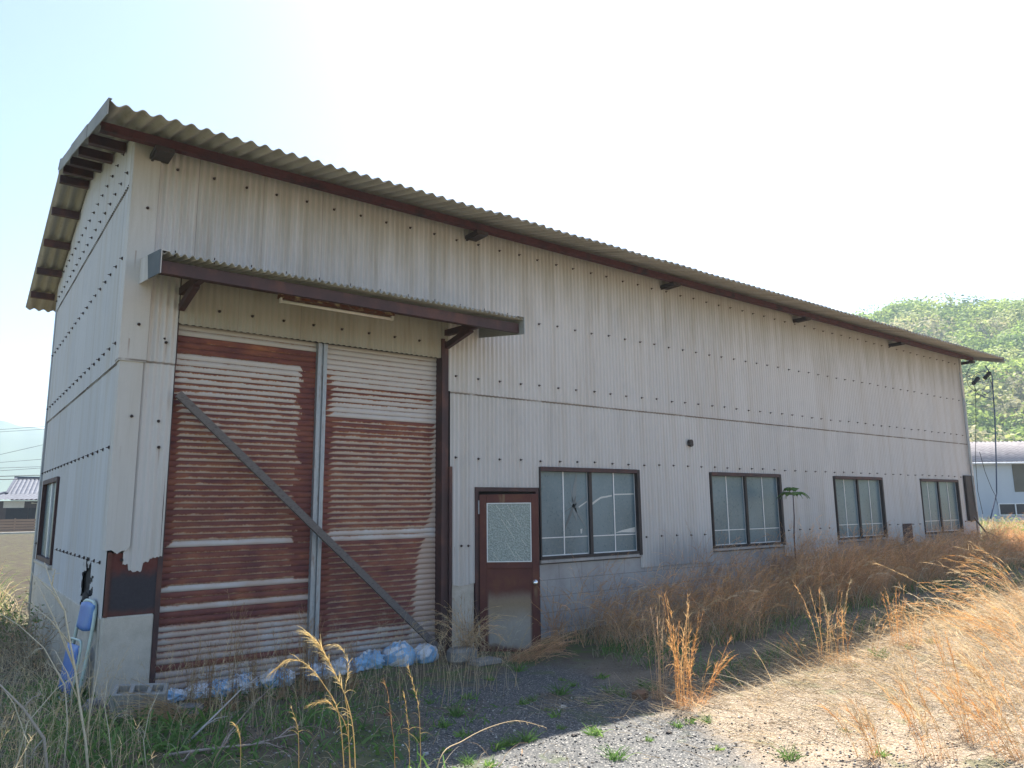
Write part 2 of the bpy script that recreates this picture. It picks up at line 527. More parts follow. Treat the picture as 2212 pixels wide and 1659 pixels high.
BLD = empty('workshop', 'long grey corrugated workshop with rusty shutters and a low gabled roof', 'building')

def sheet(rects, amp=.0115, axis=0, side=-1, sub=8, keep=None, wob=.0010):
    """rects: (a0,a1,zlo,zhi,offset,rows) corrugated sheets; waves run along a"""
    V, F = [], []
    for (a0, a1, zl, zh, off, rows) in rects:
        n = max(2, int(round((a1 - a0) / PIT * sub)))
        A = np.linspace(a0, a1, n + 1)
        base = len(V)
        for i, a in enumerate(A):
            lo = zl(a) if callable(zl) else zl
            hi = zh(a) if callable(zh) else zh
            d = math.cos(2 * PI * a / PIT) * amp
            for k in range(rows + 1):
                z = lo + (hi - lo) * k / rows
                o = off + d + wob * math.sin(a * 3.1 + z * 2.3)
                V.append((a, side * o, z) if axis == 0 else (side * o, a, z))
        m = rows + 1
        for i in range(n):
            for k in range(rows):
                if keep and not keep((A[i] + A[i + 1]) / 2, (V[base + i * m + k][2] + V[base + i * m + k + 1][2]) / 2): continue
                F.append((base + i * m + k, base + (i + 1) * m + k, base + (i + 1) * m + k + 1, base + i * m + k + 1))
    return V, np.array(F)

def rag_strip(x):
    pts = [(.0, 1.06), (.165, 1.06), (.17, 1.01), (.20, 1.0), (.215, .985), (.235, 1.0), (.27, .99), (.28, 1.0), (.285, 1.07), (.33, 1.075), (.34, 1.10), (.36, 1.105), (.45, 1.12)]
    return float(np.interp(x, [p[0] for p in pts], [p[1] for p in pts])) + .004 * math.sin(x * 210)
WIN = [(4.87, 6.73), (8.35, 10.26), (12.0, 13.82), (15.48, 17.37)]
WZ0, WZ1 = .86, 2.03
DX0, DX1, DZ = 3.905, 4.80, 1.735
def jit(z, a=.006): return lambda x: z + a * math.floor((x * 1.0) / .65 % 3 - 1) * .8
SEAM = 2.893
rects = []
rects += [(.12, .44, lambda x: SEAM + .004 * math.sin(x * 96), 5.04, .014, 4)]
V, F = sheet([(.12, .44, rag_strip, SEAM + .05, .002, 4)], amp=.0065, sub=12)
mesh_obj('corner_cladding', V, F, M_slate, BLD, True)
# lower course pieces
rects += [(3.53, DX0 - .0, lambda x: .635 + .01 * math.sin(x * 20) + (0.12 if x < 3.56 else 0), SEAM + .05, .0, 4)]
rects += [(DX0, WIN[0][0], DZ + .03, SEAM + .05, .0, 3)]
for i, (a, b) in enumerate(WIN):
    rects.append((a, b, WZ1, SEAM + .05, .0, 3))
    e = WIN[i + 1][0] if i < 3 else XR - .02
    rects.append((b, e, jit((.66, .655, .70, .80)[i]), SEAM + .05, .0, 3))
# upper course
rects += [(3.49, XR - .02, jit(SEAM), 5.04, .014, 4)]
V, F = sheet(rects)
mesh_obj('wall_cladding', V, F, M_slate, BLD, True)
V, F = sheet([(.45, 3.49, lambda x: 3.285 + .003 * math.cos(x * 96.66), 3.80, .012, 2)], amp=.006)
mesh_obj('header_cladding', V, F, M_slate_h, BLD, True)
V, F = sheet([(.44, 3.49, 3.78, 5.04, .014, 3)])
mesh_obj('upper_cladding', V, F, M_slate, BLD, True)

# gable wall facing the field
def hole(a, z):
    r = math.hypot((a - 1.0) / .30, (z - .80) / .23)
    return r > 1 + .22 * math.sin(a * 31) + .15 * math.sin(z * 47 + a * 13)
GW = (3.80, 5.52, .86, 1.97)
gr = [(.05, GW[0], .60, 1.1, .0, 26), (.05, GW[0], 1.1, SEAM + .05, .0, 3), (GW[0], GW[1], GW[3], SEAM + .05, .0, 2), (GW[0], GW[1], .60, GW[2], .0, 2),
      (GW[1], YB, .60, SEAM + .05, .0, 3), (.02, YB, jit(SEAM), 4.70, .014, 3),
      (.02, YB, lambda a: min(4.655 + .006 * math.sin(a * 9), roofz(a) - .03), lambda a: roofz(a) - .02, .028, 2)]
V, F = sheet(gr, amp=.0075, axis=1, sub=6, keep=lambda a, z: hole(a, z) or z > 1.1)
mesh_obj('gable_cladding', V, F, M_slate_g, BLD, True)
V, F = sheet([(.0, YB, .3, lambda a: roofz(a) - .02, 0, 2)], amp=.0075, axis=1, sub=3, side=1)
V = [(v[0] + XR, v[1], v[2]) for v in V]
mesh_obj('gable_cladding', V, F, M_slate_g, BLD, True)
V, F = sheet([(.0, XR, -.2, 5.04, 0, 1)], side=1, sub=3)
V = [(v[0], v[1] + YB, v[2]) for v in V]
mesh_obj('rear_cladding', V, F, M_slate, BLD, True)
# inner dark lining so that no daylight shows through gaps
mb = MB()
mb.box(.03, .05, .03, YB - .05, .0, 4.9).box(XR - .06, XR - .04, .03, YB - .05, .0, 4.9).box(.06, XR - .07, .09, .10, 3.3, 4.95).box(3.55, XR - .07, .10, .11, -.2, .85).box(3.55, XR - .07, .10, .11, 2.05, 3.3)
for a, b in [(WIN[0][1], WIN[1][0]), (WIN[1][1], WIN[2][0]), (WIN[2][1], WIN[3][0]), (WIN[3][1], XR - .07), (3.55, 3.88)]:
    mb.box(a + .01, b - .01, .095, .105, .85, 2.05)
mb.build('lining', M_black, BLD)

# base of concrete and block
mb = MB(); mb.box(.0, .405, .0, .12, -.45, .62, .012)
mb.build('corner_base', M_conc, BLD)
mb = MB(); mb.box(-.012, .10, .125, YB, -.45, .61, .01)
mb.build('gable_base', M_conc, BLD)
mb = MB(); mb.box(3.535, 3.875, .012, .12, -.45, .66, .006)
mb.build('pier_base', M_conc, BLD)
mb = MB(); mb.box(4.86, XR, .018, .09, -.45, .80)
for a, b in WIN: mb.box(a + .005, b - .005, -.022, .085, .812, .858, .008)
mb.build('block_base', M_block, BLD)
mb = MB(); mb.box(.012, .408, .010, .014, .622, 1.16).box(.0, .03, -.006, .009, .62, 1.17)
mb.build('rusted_panel', M_rpanel, BLD)
mb = MB(); mb.box(14.50, 14.90, -.024, -.018, .70, 1.10); mb.build('rusted_patch', M_lamprust if False else M_steel, BLD)
mb = MB(); mb.box(17.66, 18.12, -.075, -.016, 1.10, 2.14, .01); mb.build('meter_board', M_darksteel, BLD)
mb = MB(); mb.tube([(17.95, -.09, 4.6), (17.97, -.09, 2.5), (18.02, -.10, 1.3)], .012, 6).tube([(18.1, -.06, 4.0), (18.08, -.06, 2.2)], .02, 6)
mb.build('conduit', M_galv, BLD)

# corner trims
mb = MB()
mb.box(-.022, .165, -.030, -.018, 1.24, 2.90).prism([(-.022, -.030, 1.24), (.165, -.030, 1.24), (.165, -.030, 1.215), (.135, -.030, 1.185), (.10, -.030, 1.178), (.066, -.030, 1.155), (.02, -.030, 1.19), (-.022, -.030, 1.185)], (0, .012, 0))
mb.box(-.030, -.018, -.0301, .10, 1.19, 2.90)
mb.build('corner_trim', M_trim, BLD)
mb = MB()
mb.box(-.036, .185, -.048, -.034, 2.872, 5.0).box(-.046, -.034, -.0481, .12, 2.87, 5.0)
mb.build('corner_trim', M_trim, BLD)
mb = MB(); mb.box(XR - .05, XR + .03, -.040, -.028, .2, 4.98).box(XR + .02, XR + .032, -.0401, .12, .2, 4.98)
mb.build('corner_trim', M_trim, BLD)
mb = MB(); mb.box(-.036, .02, YB - .08, YB + .02, .1, 4.86, .008)
mb.build('corner_trim', M_galv, BLD)

# steel posts of the big doorway
mb = MB(); mb.box(3.385, 3.425, -.045, .10, -.2, 3.52).box(3.426, 3.49, -.020, .10, -.2, 3.50).box(3.491, 3.53, -.047, .10, -.2, 2.0)
mb.build('door_post', M_steel, BLD)
mb = MB(); mb.box(.408, .452, .005, .12, -.2, 2.9).box(.44, .462, .03, .12, 2.9, 3.3)
mb.build('door_post', M_steel, BLD)
mb = MB(); mb.box(1.872, 1.912, .035, .10, -.15, 3.29).box(1.913, 1.934, .055, .10, -.15, 3.29).box(1.935, 1.977, .035, .10, -.15, 3.29)
mb.build('guide_rail', M_galv, BLD)

def shutter(x0, x1, mat):
    p = .0575
    prof = [(.0, -.001), (.05, .004), (.2, .010), (.45, .0135), (.7, .012), (.9, .006), (.97, .001)]
    xs = np.linspace(x0, x1, 14)
    zs, ds = [], []
    k0 = int(math.floor(.9 / p))
    z = k0 * p - 1.0
    while z < 3.32:
        for a, d in prof:
            zs.append(z + a * p); ds.append(d)
        z += p
    V = []
    for x in xs:
        for z, d in zip(zs, ds):
            V.append((x, .10 - d - .004 * math.sin(x * 2.2 + z * 1.7), z))
    m = len(zs)
    F = [(i * m + k, (i + 1) * m + k, (i + 1) * m + k + 1, i * m + k + 1) for i in range(len(xs) - 1) for k in range(m - 1)]
    return mesh_obj('roller_shutter', V, np.array(F), mat, BLD, True)
tag(shutter(.45, 1.875, M_shL), 'left roller shutter, dark maroon rust bands with three bare white slats')
tag(shutter(1.975, 3.388, M_shR), 'right roller shutter, white near the top and orange rust below')

# windows -------------------------------------------------------------
def window(x0, x1, z0, z1, idx):
    mb = MB()
    mb.box(x0, x0 + .022, -.03, .085, z0, z1).box(x1 - .055, x1, -.034, .085, z0 - .02, z1)
    mb.box(x0 + .022, x1 - .055, -.028, .085, z0, z0 + .035)
    f = mb.build('window', M_darksteel, BLD)
    mb = MB(); mb.box(x0 + .022, x1 - .055, -.036, .085, z1 - .05, z1 + .004); mb.build('head', M_steel, f)
    mb = MB(); mb.box(x0 + .03, x1 - .06, -.034, -.03, z1 - .05 + .012, z1 - .016)
    mb.build('head_strip', M_lamprust, f)
    xm = (x0 + x1) / 2 - .01
    zb, zt = z0 + .036, z1 - .051
    for a, b, y in ((x0 + .023, xm + .02, .050), (xm + .021, x1 - .056, .030)):
        mb = MB(); mb.box(a, b, y, y + .006, zb, zt); mb.build('pane', M_glass, f)
    mb = MB(); mb.box(xm - .02, xm + .035, .012, .029, zb, zt)
    mb.build('meeting_stile', M_darksteel, f)
    mb = MB()
    for a, b, y in ((x0 + .024, xm - .021, .044), (xm + .036, x1 - .058, .022)):
        c = (a + b) / 2
        mb.box(a, b, y, y + .005, zb, zb + .014).box(c - .009, c + .009, y, y + .005, zb + .015, zt).box(a, c - .008, y, y + .005, zb + .225, zb + .237).box(c + .008, b - .012, y, y + .005, zb + .225, zb + .237)
        mb.box(b - .010, b, y, y + .005, zb + .015, zt)
    mb.build('glazing_bar', M_wbar, f)
    return f
frames = [window(a, b, WZ0, WZ1, i) for i, (a, b) in enumerate(WIN)]

# cracks of the first window, and bright reflections painted as pale streaks
def mat_crack(name, c, r=.5):
    t = NT(name); n = t.noise(t.pos(), 25, 3)
    t.bsdf(t.mix(n, c, tuple(a * .7 for a in c)), r, 0, None, .5); return t.m
M_crack = mat_crack('cracked_edge', (.20, .235, .25))
M_crackd = mat_crack('dark_crack', (.12, .14, .15))
M_reflection = mat_crack('painted_reflection', (.58, .60, .59))
cx, cz, cy = 5.51, 1.53, .0485
def sliver(c, ang, L, w0, y, jag=0):
    d = Vector((math.cos(ang), 0, math.sin(ang))); nrm = Vector((-d.z, 0, d.x))
    c = Vector((c[0], y, c[1]))
    return [c + nrm * w0, c - nrm * w0, c + d * L * .55 - nrm * w0 * .8, c + d * L, c + d * L * .5 + nrm * w0 * 1.1]
mb = MB(); mc = MB()
for a, L, w0 in ((.5, .33, .008), (1.25, .14, .014), (1.42, .46, .024), (1.75, .33, .004), (2.5, .10, .01), (3.6, .28, .003), (4.2, .45, .012), (4.32, .20, .006), (4.95, .22, .022), (5.35, .5, .010), (5.95, .15, .008), (.12, .12, .014)):
    L = min(L, .5)
    e = cx + math.cos(a) * L
    if e > 5.76: L = (5.76 - cx) / max(math.cos(a), .1)
    (mb if (int(a * 10) % 3) else mc).prism(sliver((cx, cz), a, L, w0 * 1.5, cy - .001 * (1 + int(a * 7) % 3)), (0, .0008, 0))
mb.build('glass_crack', M_crack, frames[0])
mc.prism([(cx - .03, cy - .003, cz - .015), (cx + .015, cy - .003, cz - .028), (cx + .04, cy - .003, cz + .0), (cx, cy - .003, cz + .03), (cx - .015, cy - .003, cz + .02)], (0, .0008, 0))
mc.build('glass_crack', M_crackd, frames[0])
y = .028
for poly in ([(6.25, y, 1.155), (6.40, y, 1.16), (6.655, y, 1.15), (6.655, y, 1.225), (6.55, y, 1.21), (6.40, y, 1.19)],
             [(5.82, y, 1.53), (5.90, y, 1.575), (6.0, y, 1.625), (6.215, y, 1.655), (6.215, y, 1.675), (6.0, y, 1.65), (5.9, y, 1.605), (5.82, y, 1.56)],
             [(6.245, y, 1.672), (6.655, y, 1.682), (6.655, y, 1.698), (6.245, y, 1.69)],
             [(5.60, .047, 1.50), (5.76, .047, 1.58), (5.765, .047, 1.60), (5.60, .047, 1.52)],
             [(5.62, .047, 1.22), (5.66, .047, 1.23), (5.65, .047, 1.17), (5.63, .047, 1.16)]):
    mb = MB(); mb.prism(poly, (0, .001, 0)); mb.build('reflection_streak', M_reflection, frames[0])

# side window of the gable
mb = MB()
y0, y1, z0, z1 = GW
mb.box(-.035, .06, y0, y0 + .06, z0, z1).box(-.035, .06, y1 - .06, y1, z0, z1).box(-.036, .06, y0 + .061, y1 - .061, z1 - .05, z1 + .01).box(-.03, .06, y0 + .061, y1 - .061, z0, z0 + .06)
f = mb.build('window', M_steel, BLD)
mb = MB(); mb.box(.02, .026, y0 + .061, y1 - .061, z0 + .061, z1 - .051); mb.build('pane', M_glass, f)
mb = MB(); mb.box(-.002, .019, 4.62, 4.70, z0 + .061, z1 - .051); mb.build('meeting_stile', M_wbar, f)
mb = MB(); mb.box(.008, .0195, y0 + .061, y0 + .09, z0 + .061, z1 - .051); mb.build('sash_stile', M_wbar, f)
mb = MB(); mb.box(-.06, .0, y0 - .02, y1, z0 - .05, z0 - .002, .008); mb.build('window_sill', M_conc, BLD)

# hole filling: dark plastic drum behind the broken sheet
mb = MB(); mb.tube([(.26, 1.02, .60), (.27, 1.02, .72), (.27, 1.02, .95)], [.19, .2, .19], 12)
mb.build('dark_lining', M_black, BLD)

# door, standing slightly open -----------------------------------------
mb = MB()
mb.box(DX0 - .025, DX0 + .022, -.012, .09, -.3, DZ + .03).box(DX1 + .012, DX1 + .06, -.014, .09, -.3, DZ + .03).box(DX0 + .022, DX1 + .012, -.012, .09, DZ - .02, DZ + .028)
mb.build('door_frame', M_steel, BLD)
mb = MB(); mb.box(DX0 + .022, DX1 + .012, .05, .06, -.3, DZ - .02); mb.build('doorway_dark', M_black, BLD)  # black sheet stands in for the darkness inside the doorway
lw = .705
ang = math.atan2(-.47, .53)
DOOR = bpy.data.objects.new('door', None)
DOOR.empty_display_size = .1
DOOR.location = (DX0 + .04, -.005, -.155)
DOOR.rotation_euler = (0, 0, R(-38))
DOOR.parent = BLD
COL.objects.link(DOOR)
H = 1.83
mb = MB()
mb.box(0, .085, -.02, .015, .0, H, .004).box(lw - .085, lw, -.02, .015, .0, H, .004).box(.086, lw - .086, -.02, .015, H - .10, H, .004).box(.086, lw - .086, -.0205, .015, .96, 1.035, .003)
mb.box(.086, lw - .086, -.012, .010, .0, .959)
mb.build('door_leaf', M_door, DOOR)
mb = MB(); mb.box(.086, lw - .086, -.008, -.002, 1.036, H - .101)
gp = mb.build('pane', M_dglass, DOOR)
mb = MB(); mb.box(.087, .098, -.018, -.009, 1.036, H - .101).box(lw - .098, lw - .087, -.018, -.009, 1.036, H - .101).box(.099, lw - .099, -.018, -.009, 1.036, 1.046).box(.099, lw - .099, -.018, -.009, H - .112, H - .101)
mb.build('glazing_bead', M_wbar, DOOR)
mb = MB()
for a, b in (((.20, 1.70), (.25, 1.63)), ((.33, 1.71), (.50, 1.44)), ((.26, 1.54), (.42, 1.30)), ((.32, 1.53), (.38, 1.45)), ((.16, 1.14), (.22, 1.06)), ((.32, 1.26), (.44, 1.06)), ((.42, 1.16), (.50, 1.06)), ((.50, 1.30), (.55, 1.22))):
    mb.bar((a[0], -.0095, a[1]), (b[0], -.0095, b[1]), .002, .003)
mb.build('wire_mesh', M_white, gp)
mb = MB(); mb.tube([(lw - .05, -.02, .80), (lw - .05, -.032, .80)], .032, 14).tube([(lw - .05, -.032, .80), (lw - .05, -.055, .80), (lw - .05, -.06, .80), (lw - .05, -.085, .80), (lw - .05, -.095, .80)], [.012, .012, .026, .028, .018], 14)
mb.build('knob', M_chrome, DOOR, True)
for za, zb_ in ((1.60, 1.76), (.2, .32)):
    mb = MB(); mb.tube([(-.008, -.024, za), (-.008, -.024, zb_)], .009, 8); mb.build('hinge', M_galv, DOOR)

# rafters, purlins, roof -------------------------------------------------
for k in range(6):
    x = .17 + k * 3.6364
    if k == 5: x -= .04
    mb = MB(); mb.box(x - .085, x + .085, -.292, -.03, 4.846, 4.890).box(x - .07, x - .05, -.294, -.03, 4.826, 4.845)
    mb.build('rafter_end', M_darksteel, BLD)
mb = MB(); mb.box(-.37, XR + .10, -.30, -.295, 4.892, 4.972).box(-.37, XR + .10, -.294, -.22, 4.892, 4.898).box(-.37, XR + .10, -.294, -.22, 4.966, 4.972)
mb.build('eave_purlin', M_redpurlin, BLD)
for y in (.5, 1.3, 2.1, 2.82, 3.18, 3.9, 4.7, 5.5, 6.25):
    zt = roofz(y) - .035
    mb = MB(); mb.box(-.37, -.045, y - .035, y + .035, zt - .095, zt)
    mb.build('purlin_end', M_steel, BLD)

RP, RA, TH = .130, .019, .008
def roof_slope(y0, y1, x0, x1, zf, sub=8, dz=0.0):
    n = int(round((x1 - x0) / RP * sub))
    X = np.linspace(x0, x1, n + 1)
    rows = 4
    V, F = [], []
    for layer in (0, 1):
        for i, x in enumerate(X):
            h = RA * math.cos(2 * PI * x / RP)
            for k in range(rows + 1):
                yj = y0 + (y1 - y0) * k / rows
                if k == 0: yj += .006 * math.sin(math.floor(x / .72) * 4.7)
                V.append((x, yj, zf(yj) + h + layer * TH + dz + (.004 * math.sin(math.floor(x / .72) * 2.9))))
    m = rows + 1; L = (n + 1) * m
    for i in range(n):
        for k in range(rows):
            a, b, c, d = i * m + k, (i + 1) * m + k, (i + 1) * m + k + 1, i * m + k + 1
            F.append((d, c, b, a)); F.append((L + a, L + b, L + c, L + d))
        a, b = i * m, (i + 1) * m
        F.append((a, b, L + b, L + a))
        a, b = i * m + rows, (i + 1) * m + rows
        F.append((b, a, L + a, L + b))
    for i in (0, n):
        for k in range(rows):
            a, b = i * m + k, i * m + k + 1
            F.append((a, L + a, L + b, b) if i == 0 else (a, b, L + b, L + a))
    return V, np.array(F)
V, F = roof_slope(-.886, 1.05, -.385, 18.42, roofz, dz=0)
mesh_obj('roof', V, F, M_roof, BLD, True)
V, F = roof_slope(.85, 3.02, -.385, 18.42, roofz, dz=.012)
mesh_obj('roof', V, F, M_roof, BLD, True)
V, F = roof_slope(6.90, 2.98, -.385, 18.42, roofz, dz=.002)
mesh_obj('roof', V, F, M_roof, BLD, True)
# ridge capping
mb = MB(); mb.prism([(-.40, 2.82, roofz(2.82) + .035), (-.40, 3.0, roofz(3) + .05), (-.40, 3.18, roofz(3.18) + .035), (-.40, 3.18, roofz(3.18) + .05), (-.40, 3.0, roofz(3) + .068), (-.40, 2.82, roofz(2.82) + .05)], (18.84, 0, 0))
mb.build('ridge_cap', M_roofedge, BLD)
# barge flashing on the front slope, three lapped lengths
for i, (a, b) in enumerate(((-.90, .42), (.36, 1.72), (1.66, 3.02))):
    o = -.395 - .006 * (i % 2)
    za, zb = roofz(a), roofz(b)
    mb = MB(); mb.prism([(o - .008, a, za - .105), (o - .008, b, zb - .105), (o - .008, b, zb + .034), (o - .008, a, za + .034)], (.008, 0, 0))
    mb.prism([(o - .008, a, za + .0345), (o - .008, b, zb + .0345), (o + .02, b, zb + .0345), (o + .02, a, za + .0345)], (0, 0, .006))
    mb.build('barge_flashing', M_roofedge, BLD)
mb = MB(); mb.prism([(18.43, -.90, roofz(-.9) - .105), (18.43, 3, roofz(3) - .105), (18.43, 3, roofz(3) + .03), (18.43, -.90, roofz(-.9) + .03)], (.008, 0, 0))
mb.build('barge_flashing', M_roofedge, BLD)

# canopy over the shutters -------------------------------------------------
def canz(y): return 3.655 + .19 * (y + .9)
CX0, CX1 = .085, 3.93
V, F = [], []
n = int((CX1 - CX0) / PIT * 8)
X = np.linspace(CX0, CX1, n + 1)
rows = 2
for layer in (0, 1):
    for x in X:
        h = .015 * math.cos(2 * PI * x / PIT) + .006
        for k in range(rows + 1):
            y = -.925 + (.925 - .02) * k / rows + (.012 * math.sin(math.floor(x / .6) * 3.3) if k == 0 else 0)
            V.append((x, y, canz(y) + h + layer * .007))
m = rows + 1; L = (n + 1) * m
for i in range(n):
    for k in range(rows):
        a, b, c, d = i * m + k, (i + 1) * m + k, (i + 1) * m + k + 1, i * m + k + 1
        F += [(d, c, b, a), (L + a, L + b, L + c, L + d)]
    F.append((i * m, (i + 1) * m, L + (i + 1) * m, L + i * m))
can = mesh_obj('canopy', V, np.array(F), M_roof, BLD, True)
mb = MB()
mb.box(CX0 + .01, CX1 - .01, -.845, -.80, 3.505, 3.612).box(CX0 + .01, CX1 - .01, -.46, -.41, canz(-.44) - .085, canz(-.44) - .02).box(CX0 + .01, CX1 - .01, -.10, -.05, canz(-.08) - .09, canz(-.08) - .02)
mb.build('beam', M_steel, can)
for xb in (.46, 3.46):
    mb = MB()
    mb.bar((xb, -.02, 3.60), (xb, -.80, 3.56), .06, .07)
    mb.build('bracket', M_steel, can)
    mb = MB(); mb.bar((xb, -.03, 3.44), (xb, -.55, 3.545), .055, .07); mb.build('strut', M_steel, can)
for xx, s_ in ((CX0 - .012, -1), (CX1 + .004, 1)):
    mb = MB()
    mb.prism([(xx, -.93, 3.475), (xx, -.02, 3.475 + .13), (xx, -.02, canz(0) + .02), (xx, -.93, canz(-.93) + .022)], (.008, 0, 0))
    ax = xx if s_ < 0 else xx - .07
    mb.prism([(ax, -.93, canz(-.93) + .0225), (ax, -.02, canz(-.02) + .0225), (ax + .078, -.02, canz(-.02) + .0225), (ax + .078, -.93, canz(-.93) + .0225)], (0, 0, .007))
    mb.build('side_flashing', M_trim if s_ < 0 else M_roofedge, can)
    if s_ < 0:
        mb = MB(); mb.prism([(xx - .009, -.935, 3.468), (xx - .009, -.50, 3.468 + .062), (xx - .009, -.42, canz(-.42) + .025), (xx - .009, -.935, canz(-.935) + .03)], (.008, 0, 0)); mb.build('side_flashing', M_roofdark, can)
for i in range(12):
    x = CX0 + .12 + i * .325
    mb = MB(); mb.tube([(x, -.82, canz(-.82)), (x, -.82, canz(-.82) + .055)], .005, 6).tube([(x, -.82, canz(-.82) + .012), (x, -.82, canz(-.82) + .024)], [.014, .009], 8)
    mb.build('hook_bolt', M_bolt, can)

# vent hood on the wall
mb = MB()
prof = []
for k in range(9):
    a = PI * k / 8
    prof.append((7.88 - .042 * math.cos(a), 2.485 + .035 * math.sin(a)))
mb.prism([(x, -.015, z) for x, z in prof] + [(7.922, -.015, 2.43), (7.895, -.015, 2.41), (7.838, -.015, 2.43)], (0, -.05, 0))
mb.build('vent_hood', M_darksteel, BLD)

# bolts ---------------------------------------------------------------
def bolt_mb(mb, p, axis):
    x, y, z = p
    if axis == 0:
        mb.tube([(x, y, z), (x, y - .006, z), (x, y - .014, z)], [.0145, .0145, .007], 8).tube([(x, y - .01, z), (x + .004, y - .036, z)], .004, 5)
    else:
        mb.tube([(x, y, z), (x - .006, y, z), (x - .014, y, z)], [.017, .017, .008], 8).tube([(x - .01, y, z), (x - .030, y, z - .003)], .004, 5)
bolts = []
XS = [.355 + .3245 * k for k in range(56)]
for r_, z in enumerate((1.085, 2.107, 3.089, 3.927, 4.812)):
    for x in XS:
        if x > XR - .1: continue
        if z < 4.5 and .45 < x < 3.53: continue
        if z == 3.927 and x < 4.3: continue
        if z < 1.5 and (any(a - .03 < x < b + .03 for a, b in WIN) or x < 4.9): continue
        y = -.010 if z < SEAM else -.024
        dz = random.uniform(-.008, .008)
        bolts.append((math.hypot(x - CAM[0], CAM[1]), (x + random.uniform(-.012, .012), y, z + dz), 0))
for x, z in ((.10, 3.22), (.33, 3.12), (.10, 2.37), (.33, 2.34), (3.677, 1.082), (3.775, 1.079), (.11, 1.10), (.10, 4.35)):
    bolts.append((math.hypot(x - CAM[0], CAM[1]), (x, -.052 if (x < .2 and z > 2.9) else (-.034 if x < .2 and z > 1.2 else -.014), z), 0))
for k in range(10):
    bolts.append((6, (.49 + .324 * k, -.02, 3.459), 0))
for z in (1.07, 2.107, 3.089, 3.927, 4.80, 5.12):
    for k in range(19):
        y = .30 + .31 * k
        if y > YB - .1: continue
        if z < 2 and GW[0] - .1 < y < GW[1] + .05: continue
        if z > roofz(y) - .12: continue
        bolts.append((math.hypot(CAM[0], y - CAM[1]) * (1.0 if y < 3 else 2), (-.008 if z < SEAM else (-.022 if z < 4.66 else -.036), y, z), 1))
bolts.sort(key=lambda b: b[0])
proto = {}
for i, (d, p, ax) in enumerate(bolts[:100]):
    if ax not in proto:
        mb = MB(); bolt_mb(mb, (0, 0, 0), ax)
        o = mb.build('bolt', M_bolt, BLD); proto[ax] = o
    else:
        o = proto[ax].copy(); COL.objects.link(o); o.parent = BLD
    o.location = p
mb = MB()
for d, p, ax in bolts[100:]: bolt_mb(mb, p, ax)
tag(mb.build('bolts', M_bolt, BLD), kind='stuff')

# ------------------------------------------------------------------ terrain
def at(px, py, Y):
    """photo pixel (2212 wide) to the point on the vertical plane y = Y"""
    d = np.array(fwd) + np.array(r2) * ((px - 1106) / 1591.11) - np.array(u2) * ((py - 829.5) / 1591.11)
    return CAM + d * ((Y - CAM[1]) / d[1])

_gx = [-400, -5, 0, 3, 4.5, 6.5, 8, 9.5, 13, 18, 30, 60, 400]
_gv = [-.1, -.1, -.1, -.1, -.12, -.03, .06, .11, .24, .36, .45, .45, .45]
def gz(x, y, fine=True):
    x = np.asarray(x, float); y = np.asarray(y, float)
    z = np.interp(x, _gx, _gv) * 1.0
    bf = np.clip((y - 6) / 8, 0, 1)
    z = z * (1 - bf) + bf * np.clip(np.interp(x, [0, 40], [.05, .45]), .05, .45)
    if fine:
        near = np.exp(-((x - 3) ** 2 + (y + 3) ** 2) / 400.)
        z = z + near * (.018 * np.sin(x * 1.9 + y * 1.1) * np.sin(y * 1.6 - x * .4) + .008 * np.sin(x * 5.3 + 1.2) * np.sin(y * 6.1 + x) + .004 * np.sin(x * 13 + y * 3) * np.sin(y * 14))
    return z
def axis_(c, lo, hi, step, far):
    core = np.arange(lo, hi + step / 2, step)
    g, up = step, []
    v = hi
    while v < far:
        g *= 1.28; v += g; up.append(v)
    g, dn = step, []
    v = lo
    while v > -far:
        g *= 1.28; v -= g; dn.append(v)
    return np.array(dn[::-1] + core.tolist() + up)
ax_, ay_ = axis_(0, -6, 20, .10, 5200), axis_(0, -9, 9, .10, 5200)
GX, GY = np.meshgrid(ax_, ay_, indexing='ij')
Z = gz(GX, GY)
inside = (GX > -.05) & (GX < 18.1) & (GY > .2) & (GY < 5.9)
Z = np.where(inside, -.35, Z)
nx, ny = len(ax_), len(ay_)
V = np.stack([GX, GY, Z], -1).reshape(-1, 3)
I, J = np.meshgrid(np.arange(nx - 1), np.arange(ny - 1), indexing='ij')
a = (I * ny + J).ravel()
F = np.stack([a, a + ny, a + ny + 1, a + 1], 1)

